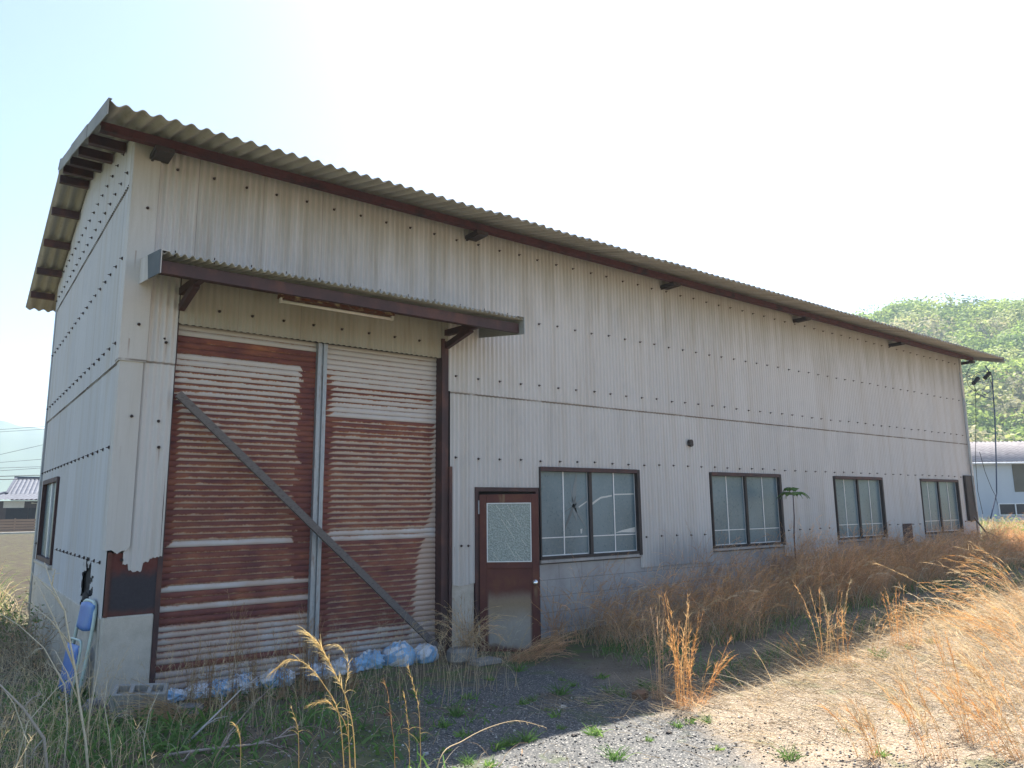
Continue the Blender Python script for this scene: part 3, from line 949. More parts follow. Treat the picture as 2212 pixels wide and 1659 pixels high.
def mat_ground():
    t = NT('yard_ground')
    P = t.pos(); s = t.sep(P)
    nb = t.noise(P, .9, 5, .6); nm = t.noise(P, 5, 5, .65); nf = t.noise(P, 60, 4, .7)
    v = t.voro(P, 75, 'F1', 'Color'); vs = t.sep(v)[0]
    vd = t.voro(P, 75, 'F1', 'Distance')
    grav = t.ramp(vs, [(.0, (.085, .088, .092)), (.5, (.145, .145, .142)), (.85, (.225, .215, .20)), (1, (.42, .40, .36))])
    grav = t.mix(t.step(vd, .35, .7), grav, (.09, .092, .092))
    straw = t.ramp(nm, [(.3, (.095, .07, .05)), (.5, (.165, .125, .088)), (.72, (.25, .195, .14))])
    straw = t.mix(t.step(nf, .42, .62), straw, (.44, .39, .32))
    straw = t.mix(t.step(t.noise(P, 130, 3, .7), .55, .68), straw, (.10, .075, .06))
    straw = t.mix(t.step(nf, .36, .30), straw, (.11, .085, .065))
    soil = t.ramp(nm, [(.35, (.11, .09, .065)), (.65, (.19, .155, .115))])
    moss = t.ramp(nm, [(.35, (.07, .095, .04)), (.65, (.12, .15, .06))])
    chips = t.ramp(t.sep(t.voro(t.scale(P, (1, 1.6, 1)), 120, 'F1', 'Color'))[0], [(.0, (.06, .042, .03)), (.25, (.14, .10, .07)), (.6, (.27, .205, .14)), (.85, (.45, .36, .25)), (1, (.60, .50, .37))])
    straw = t.mix(.45, straw, chips)
    xx = t.math('ADD', s[0], t.math('MULTIPLY', t.math('SUBTRACT', nb, .5), 2.2))
    xx = t.math('ADD', xx, t.math('MULTIPLY', t.math('ADD', s[1], 4.0), -.45))
    yy = t.math('ADD', s[1], t.math('MULTIPLY', t.math('SUBTRACT', nb, .5), 1.2))
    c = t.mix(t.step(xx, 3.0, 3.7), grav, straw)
    patch = t.step(t.noise(P, 1.7, 4, .6), .55, .68)
    c = t.mix(t.math('MULTIPLY', patch, t.math('MULTIPLY', .75, t.step(s[1], -3.1, -2.4))), c, soil)
    c = t.mix(t.math('MULTIPLY', t.step(t.noise(t.scale(P, (1, 1, 1)), 2.6, 4, .6), .56, .66), .5), c, moss)
    left = t.step(xx, 1.25, .75)
    c = t.mix(left, c, t.mix(t.step(nb, .42, .6), soil, moss))
    shd = t.math('MULTIPLY', t.step(t.math('ADD', s[1], t.math('MULTIPLY', t.math('SUBTRACT', nm, .5), .9)), -3.1, -2.6), t.step(s[0], 3.6, 4.6))  # darker soil follows the building's cast shadow; shade is partly in this colour
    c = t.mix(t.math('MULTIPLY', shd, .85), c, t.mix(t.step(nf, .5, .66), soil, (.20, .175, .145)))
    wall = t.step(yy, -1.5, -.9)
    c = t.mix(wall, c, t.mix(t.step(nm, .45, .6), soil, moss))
    fld = t.step(s[1], 6.5, 8.0)
    field = t.ramp(t.noise(P, 3.5, 6, .75), [(.35, (.030, .024, .019)), (.50, (.062, .050, .038)), (.62, (.075, .085, .032)), (.72, (.20, .17, .13))])
    c = t.mix(fld, c, field)
    far = t.step(s[1], 52, 60)
    c = t.mix(far, c, (.12, .14, .07))
    h = t.math('ADD', t.math('MULTIPLY', vd, -.8), nf)
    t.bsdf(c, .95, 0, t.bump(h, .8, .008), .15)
    return t.m
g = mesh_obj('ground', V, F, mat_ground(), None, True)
g['kind'] = 'structure'

# ------------------------------------------------------------------ vegetation generators
M_grass = mat_leafy('dry_grass', .42)
M_leaf = mat_leafy('green_leaf', .40)
M_twig = mat_leafy('pale_twig', .0)

def curves(base, L, th0, dth, azim, segs, wig=0.0):
    N = len(base)
    t = (np.arange(segs) + .5) / segs
    th = th0[:, None] + dth[:, None] * t[None] ** 1.6
    if wig: th = th + rng.normal(0, wig, th.shape)
    st = (L / segs)[:, None]
    dx = np.sin(th) * np.cos(azim)[:, None] * st
    dy = np.sin(th) * np.sin(azim)[:, None] * st
    dz = np.cos(th) * st
    D = np.stack([dx, dy, dz], -1)
    P = np.concatenate([np.zeros((N, 1, 3)), np.cumsum(D, 1)], 1) + base[:, None]
    return P, D / st[..., None]

def ribbons(P, D, width, col, tip=.25):
    N, S1, _ = P.shape
    phi = rng.uniform(0, 2 * PI, N)
    rv = np.stack([np.cos(phi), np.sin(phi), rng.normal(0, .3, N)], -1)
    T = np.concatenate([D, D[:, -1:]], 1)
    Wd = np.cross(T, rv[:, None])
    Wd /= np.linalg.norm(Wd, axis=-1, keepdims=True) + 1e-9
    s = np.linspace(1, tip, S1)[None, :, None] * width[:, None, None] * .5
    A, B = P - Wd * s, P + Wd * s
    V = np.stack([A, B], 2).reshape(-1, 3)
    base = (np.arange(N) * S1 * 2)[:, None]
    k = np.arange(S1 - 1)[None] * 2
    q = base + k
    F = np.stack([q, q + 1, q + 3, q + 2], -1).reshape(-1, 4)
    C = np.repeat(col, S1 * 2, axis=0)
    return V, F, C

def spikes(P, D, K, t0, ln, width, col, spread=.7, droop=.0, t1=1.0, segs=2):
    N, S1, _ = P.shape
    S = S1 - 1
    tt = rng.uniform(t0, t1, (N, K)) * S
    i = np.clip(tt.astype(int), 0, S - 1)
    f = (tt - i)[..., None]
    ii = np.arange(N)[:, None]
    p = P[ii, i] * (1 - f) + P[ii, i + 1] * f
    d = D[ii, i] + rng.normal(0, spread, (N, K, 3)) * np.array([1, 1, .6])
    d[..., 2] -= droop
    d /= np.linalg.norm(d, axis=-1, keepdims=True)
    p, d = p.reshape(-1, 3), d.reshape(-1, 3)
    M_ = len(p)
    l = ln * rng.uniform(.5, 1.3, M_)
    pts = [p]
    dd = d.copy()
    for k in range(segs):
        pts.append(pts[-1] + dd * (l / segs)[:, None])
        dd = dd + np.array([0, 0, -.25 - droop * .4]); dd /= np.linalg.norm(dd, axis=-1, keepdims=True)
    PP = np.stack(pts, 1)
    DD = np.diff(PP, axis=1); DD /= np.linalg.norm(DD, axis=-1, keepdims=True) + 1e-9
    C = np.repeat(col, K, axis=0) * rng.uniform(.85, 1.2, (M_, 1))
    return ribbons(PP, DD, np.full(M_, width), C, .3)

class VC:
    def __init__(s): s.V, s.F, s.C, s.n = [], [], [], 0
    def add(s, vfc):
        V, F, C = vfc
        s.V.append(V); s.F.append(F + s.n); s.C.append(C); s.n += len(V); return s
    def build(s, name, mat, parent=None):
        return mesh_obj(name, np.concatenate(s.V), np.concatenate(s.F), mat, parent, False, np.concatenate(s.C))

def pal(n, cols, jit=.12):
    cols = np.array(cols)
    k = rng.integers(0, len(cols), n)
    k2 = rng.integers(0, len(cols), n)
    f = rng.uniform(0, 1, (n, 1)) * .5
    return np.clip((cols[k] * (1 - f) + cols[k2] * f) * rng.uniform(1 - jit * 2, 1 + jit, (n, 1)), .005, 1)
ORANGE = [(.54, .27, .09), (.60, .34, .14), (.46, .21, .08), (.58, .35, .17)]
RUSSET = [(.74, .46, .25), (.64, .38, .22), (.82, .56, .35), (.52, .32, .21)]
STRAW = [(.66, .53, .33), (.60, .44, .25), (.72, .61, .43), (.55, .40, .22)]
GREY = [(.42, .36, .27), (.32, .27, .20), (.52, .46, .35), (.26, .20, .14)]
GREEN = [(.115, .235, .06), (.16, .29, .075), (.10, .18, .055), (.20, .31, .10)]
LIME = [(.23, .38, .09), (.19, .35, .08), (.29, .42, .12)]
def base_pts(x, y, dz=-.01): return np.stack([x, y, gz(x, y) + dz], -1)

# tall russet grass along the wall
n = 9500
x = rng.uniform(0, 1, n) ** .85 * 15.2 + 4.95
dens = np.interp(x, [4.9, 6.2, 7.5, 9, 20], [.62, .68, .8, .92, .92])
k = rng.uniform(0, 1, n) < dens * (.62 + .38 * np.sin(x * 2.9 + 1.3 * np.sin(x * 1.1)))
x = x[k]; n = len(x)
depth = np.interp(x, [4.9, 7, 9, 14, 20], [1.35, 1.7, 1.75, 1.7, 2.0]) + .25 * snoise(x * 1.3)
y = -.12 - rng.uniform(0, 1, n) ** .9 * depth
clump = np.clip(.5 + .8 * np.sin(x * 4.1 + 2 * np.sin(y * 3)) * np.sin(y * 5.3 + x * 1.7), 0, 1)
hL = np.interp(x, [4.9, 7, 9, 11.5, 13, 18, 20], [.84, .98, 1.06, .92, .80, .74, .85]) * (.55 + .55 * clump) * rng.uniform(.7, 1.12, n)
hL *= np.interp(-y, [0, .5, 1.6, 2.4], [1.0, 1.0, .82, .6])
azm = rng.normal(-.2, .55, n) + np.where(rng.uniform(0, 1, n) < .22, PI, 0)
P, D = curves(base_pts(x, y), hL * 1.08, rng.uniform(.0, .25, n), rng.uniform(.3, 1.9, n) * rng.uniform(.5, 1.1, n), azm, 8, .05)
col = pal(n, RUSSET + ORANGE[:2]) * (.72 + .5 * (.5 + .5 * np.sin(x * 3.3 + 1.5 * np.sin(y * 4.1))))[:, None]
vc = VC(); vc.add(ribbons(P, D, rng.uniform(.003, .0065, n), col))
vc.add(spikes(P, D, 11, .45, .10, .0036, col * 1.05, .36, .12))
m = 11000
x2 = rng.uniform(4.9, 20.2, m); y2 = -.1 - rng.uniform(0, 1, m) ** .8 * (1.75 + .25 * snoise(x2 * 1.3))
k = rng.uniform(0, 1, m) < np.interp(x2, [4.9, 6.2, 7.5, 9], [.8, .8, .9, 1]); x2, y2 = x2[k], y2[k]; m = len(x2)
P2, D2 = curves(base_pts(x2, y2), rng.uniform(.22, .62, m), rng.uniform(.05, .5, m), rng.uniform(.6, 2.2, m), rng.uniform(0, 2 * PI, m), 5)
vc.add(ribbons(P2, D2, rng.uniform(.004, .008, m), pal(m, RUSSET + GREY + STRAW[1:2])))
m = 520
x3 = rng.uniform(5.2, 19.5, m); y3 = -.5 - rng.uniform(0, 1, m) * 1.5
P3, D3 = curves(base_pts(x3, y3), rng.uniform(.65, 1.15, m), rng.uniform(.1, .6, m), rng.uniform(1.2, 2.3, m), rng.normal(-.2, .5, m) + np.where(rng.uniform(0, 1, m) < .2, PI, 0), 9, .03)
c3_ = pal(m, STRAW + ORANGE)
vc.add(ribbons(P3, D3, rng.uniform(.004, .006, m), c3_)); vc.add(spikes(P3, D3, 14, .5, .10, .004, c3_, .3, .15))
tag(vc.build('tall_grass', M_grass), 'tall russet dry grass in a thick band along the foot of the long wall', 'dry grass', kind='stuff')

# dull green undergrowth at its foot
n = 9000
x = rng.uniform(4.6, 19.5, n); y = -1.1 - rng.uniform(0, 1, n) ** 1.3 * 1.75
k = (snoise(x * 1.7) + snoise(y * 3 + 2)) > -.1; x, y = x[k], y[k]; n = len(x)
P, D = curves(base_pts(x, y), rng.uniform(.08, .26, n), rng.uniform(0, .5, n), rng.uniform(.3, 1.6, n), rng.uniform(0, 2 * PI, n), 4)
vc = VC(); vc.add(ribbons(P, D, rng.uniform(.006, .011, n), pal(n, GREEN + GREY[:1])))
tag(vc.build('undergrowth', M_leaf), 'dark green undergrowth at the foot of the russet grass', 'undergrowth', kind='stuff')

# straw litter on the sunny right
n = 85000
x = 2.6 + rng.uniform(0, 1, n) ** 1.25 * 12; y = rng.uniform(-8.2, -2.45, n)
edge = 3.25 - .45 * (y + 4) + .5 * snoise(y * 2.1)
k = rng.uniform(0, 1, n) < np.clip((x - edge + .1) / 2.2, 0.03, 1) * np.interp(x, [2, 8, 15], [1, .9, .6]); x, y = x[k], y[k]; n = len(x)
bp = base_pts(x, y, .004); bp[:, 2] += rng.uniform(0, .03, n)
P, D = curves(bp, rng.uniform(.015, .26, n) , rng.uniform(1.1, 1.60, n), rng.normal(0, .15, n), rng.normal(2.7, 1.3, n), 3, .08)
vc = VC(); vc.add(ribbons(P, D, rng.uniform(.0015, .0045, n), pal(n, STRAW + GREY + GREY, .3), .6))
m = 9000
x = 3.6 + rng.uniform(0, 1, m) * 10; y = rng.uniform(-8, -2.75, m)
k = rng.uniform(0, 1, m) < np.clip((x - 5.0 + .9 * (y + 4)) / 3.0, 0, 1); x, y = x[k], y[k]; m = len(x)
P, D = curves(base_pts(x, y, .0), rng.uniform(.2, .65, m), rng.uniform(.7, 1.35, m), rng.uniform(.15, .75, m), rng.normal(2.75, .75, m), 6, .05)
c_ = pal(m, STRAW + STRAW + ORANGE[1:2], .2)
vc.add(ribbons(P, D, rng.uniform(.002, .0045, m), c_)); vc.add(spikes(P[::4], D[::4], 8, .5, .06, .0028, c_[::4], .35))
m = 5200
x = 2.9 + rng.uniform(0, 1, m) ** 1.1 * 11; y = rng.uniform(-7.5, -2.7, m)
k = rng.uniform(0, 1, m) < np.clip((x - 3.6 + .4 * (y + 4)) / 3, 0.03, 1) * (.25 + .75 * (snoise(x * 2.3) * snoise(y * 2.9 + 1) > .02)); x, y = x[k], y[k]; m = len(x)
P, D = curves(base_pts(x, y), rng.uniform(.06, .24, m), rng.uniform(0, .5, m), rng.uniform(.2, 1.8, m), rng.uniform(0, 2 * PI, m), 4)
vc.add(ribbons(P, D, rng.uniform(.002, .0045, m), pal(m, ORANGE + STRAW)))
tag(vc.build('straw_litter', M_grass), 'pale straw and dead stalks littering the sunny ground', 'straw', kind='stuff')

# weeds of the shaded left corner
n = 15000
x = rng.uniform(-3.2, 1.5, n); y = rng.uniform(-4.2, 1.0, n)
gp_ = (snoise(x * 2.4 + 1) + snoise(y * 2.2 + x)) * .5
k = (rng.uniform(0, 1, n) < np.clip(.55 + gp_ * 1.4, .06, 1)) & ((x < .0) | (y < -.42)) & (rng.uniform(0, 1, n) < np.interp(x, [-3, .6, 1.4], [1, 1, .15])); x, y = x[k], y[k]; n = len(x)
P, D = curves(base_pts(x, y), rng.uniform(.04, .17, n) * np.clip(1 + gp_[k], .4, 1.8), rng.uniform(.1, .9, n), rng.uniform(.3, 1.3, n), rng.uniform(0, 2 * PI, n), 3)
vc = VC()
Vr, Fr, Cr = ribbons(P, D, rng.uniform(.008, .030, n), pal(n, GREEN + GREEN + LIME[:1]), .3); vc.add((Vr, Fr, Cr))
n = 3200
x = rng.uniform(-3.0, 2.6, n); y = rng.uniform(-2.6, -.35, n)
k = rng.uniform(0, 1, n) < np.interp(x, [-3, .8, 2.6], [.8, .8, .35]); x, y = x[k], y[k]; n = len(x)
P, D = curves(base_pts(x, y), rng.uniform(.03, .12, n), rng.uniform(.1, .9, n), rng.uniform(.3, 1.3, n), rng.uniform(0, 2 * PI, n), 3)
vc.add(ribbons(P, D, rng.uniform(.007, .018, n), pal(n, GREEN), .3))
tag(vc.build('green_weeds', M_leaf), 'low green weeds in the shade before the left corner', 'weeds', kind='stuff')

n = 10500
x = rng.uniform(-3.6, 2.2, n); y = rng.uniform(-4.0, 6.5, n)
k = ((x < -.12) | (y < -.45)) & (rng.uniform(0, 1, n) < np.interp(x, [-3.6, -.2, .9, 2.2], [.9, .9, .5, .12])); x, y = x[k], y[k]; n = len(x)
side = np.where(x < -.2, 1.0, .55)
P, D = curves(base_pts(x, y), rng.uniform(.10, .52, n) * side, rng.uniform(.1, 1.2, n), rng.uniform(.4, 1.9, n), rng.uniform(0, 2 * PI, n), 5, .1)
vc = VC(); vc.add(ribbons(P, D, rng.uniform(.0025, .0065, n), pal(n, GREY + GREY + RUSSET[:1] + STRAW)))
m = 1700
x = np.concatenate([rng.uniform(-3.2, -.15, m * 3 // 4), rng.uniform(-.8, 3.2, m - m * 3 // 4)]); y = np.concatenate([rng.uniform(-3.4, 4.5, m * 3 // 4), rng.uniform(-2.0, -.42, m - m * 3 // 4)])
P, D = curves(base_pts(x, y), rng.uniform(.25, .78, m), rng.uniform(0, .3, m), rng.uniform(.1, .8, m), rng.uniform(0, 2 * PI, m), 6, .05)
c_ = pal(m, GREY[2:3] + STRAW)
vc.add(ribbons(P, D, rng.uniform(.0022, .0042, m), c_)); vc.add(spikes(P, D, 7, .45, .05, .0022, c_, .6))
tag(vc.build('dead_stems', M_grass), 'tangle of thin dead stems in the shade around the left corner', 'dead stems', kind='stuff')

# growth beyond the gable and beyond the right end
n = 9000
x = np.concatenate([rng.uniform(-6, -.1, n // 2), rng.uniform(18.6, 42, n - n // 2)])
y = np.concatenate([rng.uniform(5.5, 15, n // 2), rng.uniform(-4.5, 9, n - n // 2)])
P, D = curves(base_pts(x, y), rng.uniform(.15, .6, n), rng.uniform(0, .5, n), rng.uniform(.3, 1.6, n), rng.uniform(0, 2 * PI, n), 4)
cg = pal(n, LIME + STRAW[:2] + STRAW); w_ = np.where(x < 0, .02, .03)
vc = VC(); vc.add(ribbons(P, D, w_ * rng.uniform(.4, 1, n), cg))
tag(vc.build('rough_growth', M_leaf), 'sunlit straw and lime green growth beyond both ends of the building', 'rough growth', kind='stuff')

# gravel stones
def stones(n, x, y, smin, smax, cols, up=.35):
    o = np.array([[1, 0, 0], [-1, 0, 0], [0, 1, 0], [0, -1, 0], [0, 0, 1], [0, 0, -1]], float)
    f = np.array([[0, 2, 4], [2, 1, 4], [1, 3, 4], [3, 0, 4], [2, 0, 5], [1, 2, 5], [3, 1, 5], [0, 3, 5]])
    s = rng.uniform(smin, smax, n) * rng.uniform(.6, 1, n)
    V = o[None] * s[:, None, None] * rng.uniform(.6, 1.3, (n, 6, 1)) * np.array([1, 1, .65])
    a = rng.uniform(0, PI, n)
    ca, sa = np.cos(a)[:, None], np.sin(a)[:, None]
    X = V[..., 0] * ca - V[..., 1] * sa; Y = V[..., 0] * sa + V[..., 1] * ca
    V = np.stack([X, Y, V[..., 2]], -1) + np.stack([x, y, gz(x, y) + s * up], -1)[:, None]
    F = (f[None] + (np.arange(n) * 6)[:, None, None]).reshape(-1, 3)
    return V.reshape(-1, 3), F, np.repeat(cols, 6, axis=0)
n = 17000
x = rng.uniform(.4, 6.5, n); y = rng.uniform(-6.6, -.6, n)
k = rng.uniform(0, 1, n) < np.interp(x + .45 * (y + 4), [.3, 1.2, 3.2, 4.5, 7], [.2, 1, 1, .12, .02]) * np.interp(y, [-2, -.7], [1, .3]); x, y = x[k], y[k]; n = len(x)
cols = pal(n, [(.11, .115, .12), (.16, .16, .16), (.22, .215, .205), (.09, .09, .095), (.48, .46, .43), (.20, .17, .14)], .2)
V, F, C = stones(n, x, y, .005, .014, cols)
tag(mesh_obj('gravel', V, F, M_twig, None, False, C), 'loose grey gravel spread over the driveway', 'gravel', kind='stuff')

# low green tufts growing out of the gravel: individuals
def tuft(nb, L, w, cols):
    b = np.zeros((nb, 3)); b[:, :2] = rng.normal(0, .022, (nb, 2))
    P, D = curves(b, rng.uniform(.5, 1.2, nb) * L, rng.uniform(.2, 1.1, nb), rng.uniform(.2, 1.0, nb), rng.uniform(0, 2 * PI, nb), 4)
    vc = VC(); vc.add(ribbons(P, D, rng.uniform(.7, 1.3, nb) * w, pal(nb, cols), .2)); return vc
protos = [tuft(34, .085, .010, GREEN + LIME).build('weed_tuft', M_leaf), tuft(22, .06, .014, LIME + GREEN).build('weed_tuft', M_leaf), tuft(50, .11, .008, GREEN).build('weed_tuft', M_leaf)]
spots = [(1620, 1190 + 0, 0)]
PX = [(1090, 1612), (1075, 1618), (1105, 1608), (1285, 1588), (1278, 1578), (1010, 1650), (1060, 1655), (1490, 1562), (1525, 1560), (1465, 1570), (1180, 1535), (1150, 1515), (1128, 1522), (1200, 1548), (1212, 1500), (1240, 1482), (1215, 1470),
      (1318, 1498), (1345, 1505), (1270, 1520), (1120, 1450), (1060, 1470), (1010, 1510), (985, 1545), (955, 1570), (1000, 1590), (930, 1520), (900, 1500), (1300, 1465), (1390, 1485), (1405, 1492), (1825, 1580), (1705, 1640), (1900, 1632),
      (1600, 1480), (1575, 1475), (1640, 1440), (1850, 1440), (1900, 1420), (1960, 1400), (2010, 1385), (1140, 1600), (1210, 1575), (960, 1625), (905, 1600), (1400, 1600), (1550, 1620), (1330, 1640)]
def ground_at(px, py):
    z = -.1
    for _ in range(6):
        d = np.array(fwd) + np.array(r2) * ((px - 1106) / 1591.11) - np.array(u2) * ((py - 829.5) / 1591.11)
        q = CAM + d * ((z - CAM[2]) / d[2]); z = float(gz(q[0], q[1]))
    return float(q[0]), float(q[1]), z
TUFTS = {True: [], False: []}
for i, (px, py) in enumerate(PX):
    p = ground_at(px, py)
    o = protos[i % 3] if i < 3 else protos[i % 3].copy()
    if i >= 3: COL.objects.link(o)
    o.location = (p[0], p[1], p[2] - .006)
    o.rotation_euler = (0, 0, random.uniform(0, 6)); s_ = random.uniform(.6, 1.25); o.scale = (s_, s_, s_)
    o['px'] = px; TUFTS[p[1] < -3.1].append(o)
_W = ['first', 'second', 'third', 'fourth', 'fifth', 'sixth', 'seventh', 'eighth', 'ninth', 'tenth', 'eleventh', 'twelfth', 'thirteenth', 'fourteenth', 'fifteenth', 'sixteenth', 'seventeenth', 'eighteenth', 'nineteenth', 'twentieth']
_W += ['twenty-' + a for a in _W[:9]] + ['thirtieth', 'thirty-first', 'thirty-second', 'thirty-third', 'thirty-fourth']
for sunny, L_ in TUFTS.items():
    L_.sort(key=lambda o: o['px'])
    for i, o in enumerate(L_):
        del o['px']
        tag(o, ('bright green weed tuft in the sunlit ground, %s from the left of the sunlit ones' if sunny else 'dark green weed tuft in the shaded ground, %s from the left of the shaded ones') % _W[i], 'weed', 'sunlit weed tufts' if sunny else 'shaded weed tufts')

# upright clumps of orange grass (each a thing)
def grass_clump(name, label, cat, loc, nst, H, spreadr, lean, cols, group=None, az=None, droop=(.0, .5), w=.0036, K=14, lnK=.05, th=(0, .16), leafy=14):
    b = np.zeros((nst, 3)); b[:, :2] = rng.normal(0, spreadr, (nst, 2))
    azm = rng.uniform(0, 2 * PI, nst) if az is None else rng.normal(az, .35, nst)
    P, D = curves(b, H * rng.uniform(.6, 1.1, nst), rng.uniform(*th, nst), rng.uniform(*droop, nst), azm, 9, .03)
    col = pal(nst, cols)
    vc = VC(); vc.add(ribbons(P, D, np.full(nst, w), col, .5))
    vc.add(ribbons(P, D, np.full(nst, w), col, .5))
    vc.add(spikes(P, D, K, .45, lnK, .0034, col, .35))
    if leafy:
        vc.add(spikes(P, D, 4, .15, .09, .004, col * .95, .8, .5, .6, 4))
        m = nst * leafy // 3
        b2 = np.zeros((m, 3)); b2[:, :2] = rng.normal(0, spreadr * 1.2, (m, 2))
        P2, D2 = curves(b2, rng.uniform(.06, .20, m), rng.uniform(.1, .7, m), rng.uniform(.5, 2.2, m), rng.uniform(0, 2 * PI, m), 5)
        vc.add(ribbons(P2, D2, np.full(m, .004), pal(m, cols + RUSSET)))
    o = vc.build(name, M_grass)
    o.location = (loc[0], loc[1], float(gz(loc[0], loc[1])) - .01)
    return tag(o, label, cat, group)
GO = [(.74, .42, .16), (.68, .35, .13), (.78, .52, .25)]
q = ground_at(1478, 1530)
grass_clump('grass_clump', 'tallest upright clump of orange dry grass where the shadow meets the sunlit gravel', 'grass clump', q, 26, .88, .055, 0, GO, K=22)
grass_clump('grass_clump', 'thin orange stalks leaning right beside the tallest orange grass clump', 'grass clump', ground_at(1515, 1520), 7, .62, .03, 0, GO, az=-.1, th=(.3, .6), K=24)
grass_clump('grass_clump', 'shaded brown dry clump just left of the tallest orange grass clump', 'grass clump', ground_at(1425, 1510), 14, .85, .03, 0, STRAW[1:2] + RUSSET[2:3], K=10)
grass_clump('grass_clump', 'orange dry grass clump in the middle of the shadow edge, pale fluffy heads', 'grass clump', ground_at(1808, 1435), 20, .80, .09, 0, GO + STRAW[:1], K=20)
grass_clump('grass_clump', 'narrow orange dry grass clump at the shadow edge below the rust patch', 'grass clump', ground_at(1945, 1392), 12, .62, .05, 0, GO, K=20)
grass_clump('grass_clump', 'short pale headed grass clump right of the narrow orange one', 'grass clump', ground_at(1975, 1395), 8, .52, .04, 0, GO + STRAW[:1], K=20)
grass_clump('grass_clump', 'low leaning orange sprig at the foot of the shadow edge', 'grass clump', ground_at(1740, 1445), 4, .5, .02, 0, GO, az=2.6, th=(.3, .6), K=18)
grass_clump('grass_clump', 'pale arching grass by the shadow edge with white heads', 'grass clump', ground_at(1885, 1420), 7, .62, .03, 0, STRAW + GO[:1], az=.2, th=(.3, .5), droop=(.6, 1.2))
# arching sprays of the right edge
AR = [((2225, 1520), 1.55, 2.45, (.45, .65), (.6, 1.1), 9, 'largest arching spray of orange grass leaning in from the right edge'),
      ((2215, 1420), 1.1, 2.6, (.6, .9), (.5, 1.0), 12, 'arching straw spray just above the largest orange spray'),
      ((2230, 1350), 1.3, 2.7, (.4, .8), (.8, 1.3), 16, 'bushy straw spray bowing left in front of the far grass'),
      ((2160, 1345), 1.0, 2.8, (.4, .8), (.8, 1.4), 12, 'low tangled straw spray at the shadow edge near the right side'),
      ((2240, 1610), 1.0, 2.5, (.2, .5), (.3, 1.0), 10, 'orange stems rising at the lower right corner'),
      ((2190, 1640), .55, 2.2, (.1, .5), (.2, .8), 14, 'short red orange stubble clump by the lower right corner'),
      ((2205, 1375), .95, 2.5, (.5, .9), (.7, 1.3), 14, 'pale straw spray with curled tips behind the largest orange spray'),
      ((2110, 1370), .75, 2.7, (.5, .9), (.6, 1.2), 9, 'small straw spray arching over the shadow edge right of the orange clumps'),
      ((2212, 1310), 1.1, 2.3, (.2, .7), (.8, 1.4), 14, 'tall pale straw spray at the right edge against the russet grass'),
      ((1985, 1560), .55, 1.5, (.0, .2), (.1, .5), 7, 'thin upright orange stems in the middle of the straw'),
      ((2065, 1480), .5, 1.4, (.0, .2), (.1, .5), 8, 'tall thin orange stems in the straw below the shadow edge'),
      ((2100, 1600), .42, 1.6, (.0, .4), (.1, .8), 16, 'red brown stubble clump in the straw, right of the smallest'),
      ((2020, 1640), .5, 1.9, (.0, .4), (.1, .7), 12, 'loose orange stems rising from the straw at the bottom'),
      ((2150, 1520), .5, 2.2, (.1, .5), (.2, .8), 12, 'orange stubble clump below the largest arching spray'),
      ((1890, 1640), .35, 1.4, (.0, .4), (.1, .9), 14, 'small red brown stubble clump in the straw near the bottom')]
for (px, L_, az, th, dr, n_, lab) in AR:
    grass_clump('grass_spray', lab, 'grass spray', ground_at(*px), n_, L_, .05, 0, GO[:2] + STRAW, az=az, th=th, droop=dr, K=26, lnK=.075, leafy=9)

# golden stalks in the left foreground
def stalk(label, pts, r, plume, cols, n_s=70, ln=.06, name='grass_stalk', cat='grass stalk', group=None, spread=.28, t0=.45, droop=.05):
    pts = np.array(pts, float)
    # Catmull-Rom resample
    Q = []
    for i in range(len(pts) - 1):
        p0, p1, p2, p3 = pts[max(i - 1, 0)], pts[i], pts[i + 1], pts[min(i + 2, len(pts) - 1)]
        for t in np.linspace(0, 1, 6, endpoint=False):
            Q.append(.5 * ((2 * p1) + (-p0 + p2) * t + (2 * p0 - 5 * p1 + 4 * p2 - p3) * t * t + (-p0 + 3 * p1 - 3 * p2 + p3) * t ** 3))
    Q.append(pts[-1]); Q = np.array(Q)
    org = Q[0].copy()
    Q = Q - org
    D = np.diff(Q, axis=0); D /= np.linalg.norm(D, axis=1, keepdims=True)
    mb = MB(); mb.tube([tuple(a) for a in Q], [r * (1 - .7 * i / len(Q)) for i in range(len(Q))], 5)
    tv = np.array([tuple(v) for v in mb.v]); 
    quads = np.array([f for f in mb.f if len(f) == 4])
    c0 = pal(1, cols, .02)
    vc = VC(); vc.add((tv, quads, np.repeat(c0, len(tv), axis=0)))
    if n_s:
        vc.add(spikes(Q[None], D[None], n_s, t0, ln, plume, c0 * 1.08, spread, droop, 1.0, 3))
        vc.add(spikes(Q[None], D[None], 5, .05, .10, plume, c0 * .9, .6, .3, .5, 4))
    o = vc.build(name, M_grass); o.location = tuple(org)
    return tag(o, label, cat, group)
Y = -3.62
A = lambda px, py, y=Y: at(px, py, y)
def gbase(px, y=Y):
    p = at(px, 1659, y); return np.array([p[0], y, float(gz(p[0], y))])
GOLD = [(.60, .42, .18), (.66, .50, .24)]
stalk('tallest golden grass plume in the left foreground, bending left before the shutters', [gbase(772), A(765, 1600), A(748, 1510), A(715, 1440), A(690, 1395), A(662, 1368)], .0032, .0032, GOLD, 130, .07)
stalk('golden plume arching left with its head hanging, beside the tallest plume', [gbase(752), A(735, 1560), A(700, 1480), A(660, 1435), A(625, 1425), A(590, 1450)], .0026, .0026, GOLD, 80, .055)
stalk('short golden plume with a drooping head right of the tallest plume', [gbase(762), A(752, 1560), A(745, 1500), A(752, 1440), A(738, 1400), A(712, 1392)], .002, .0024, GOLD, 50, .045)
stalk('low golden plume bowed left in the middle of the plumes', [gbase(764), A(752, 1590), A(722, 1530), A(700, 1515), A(672, 1522)], .002, .0022, GOLD, 45, .05)
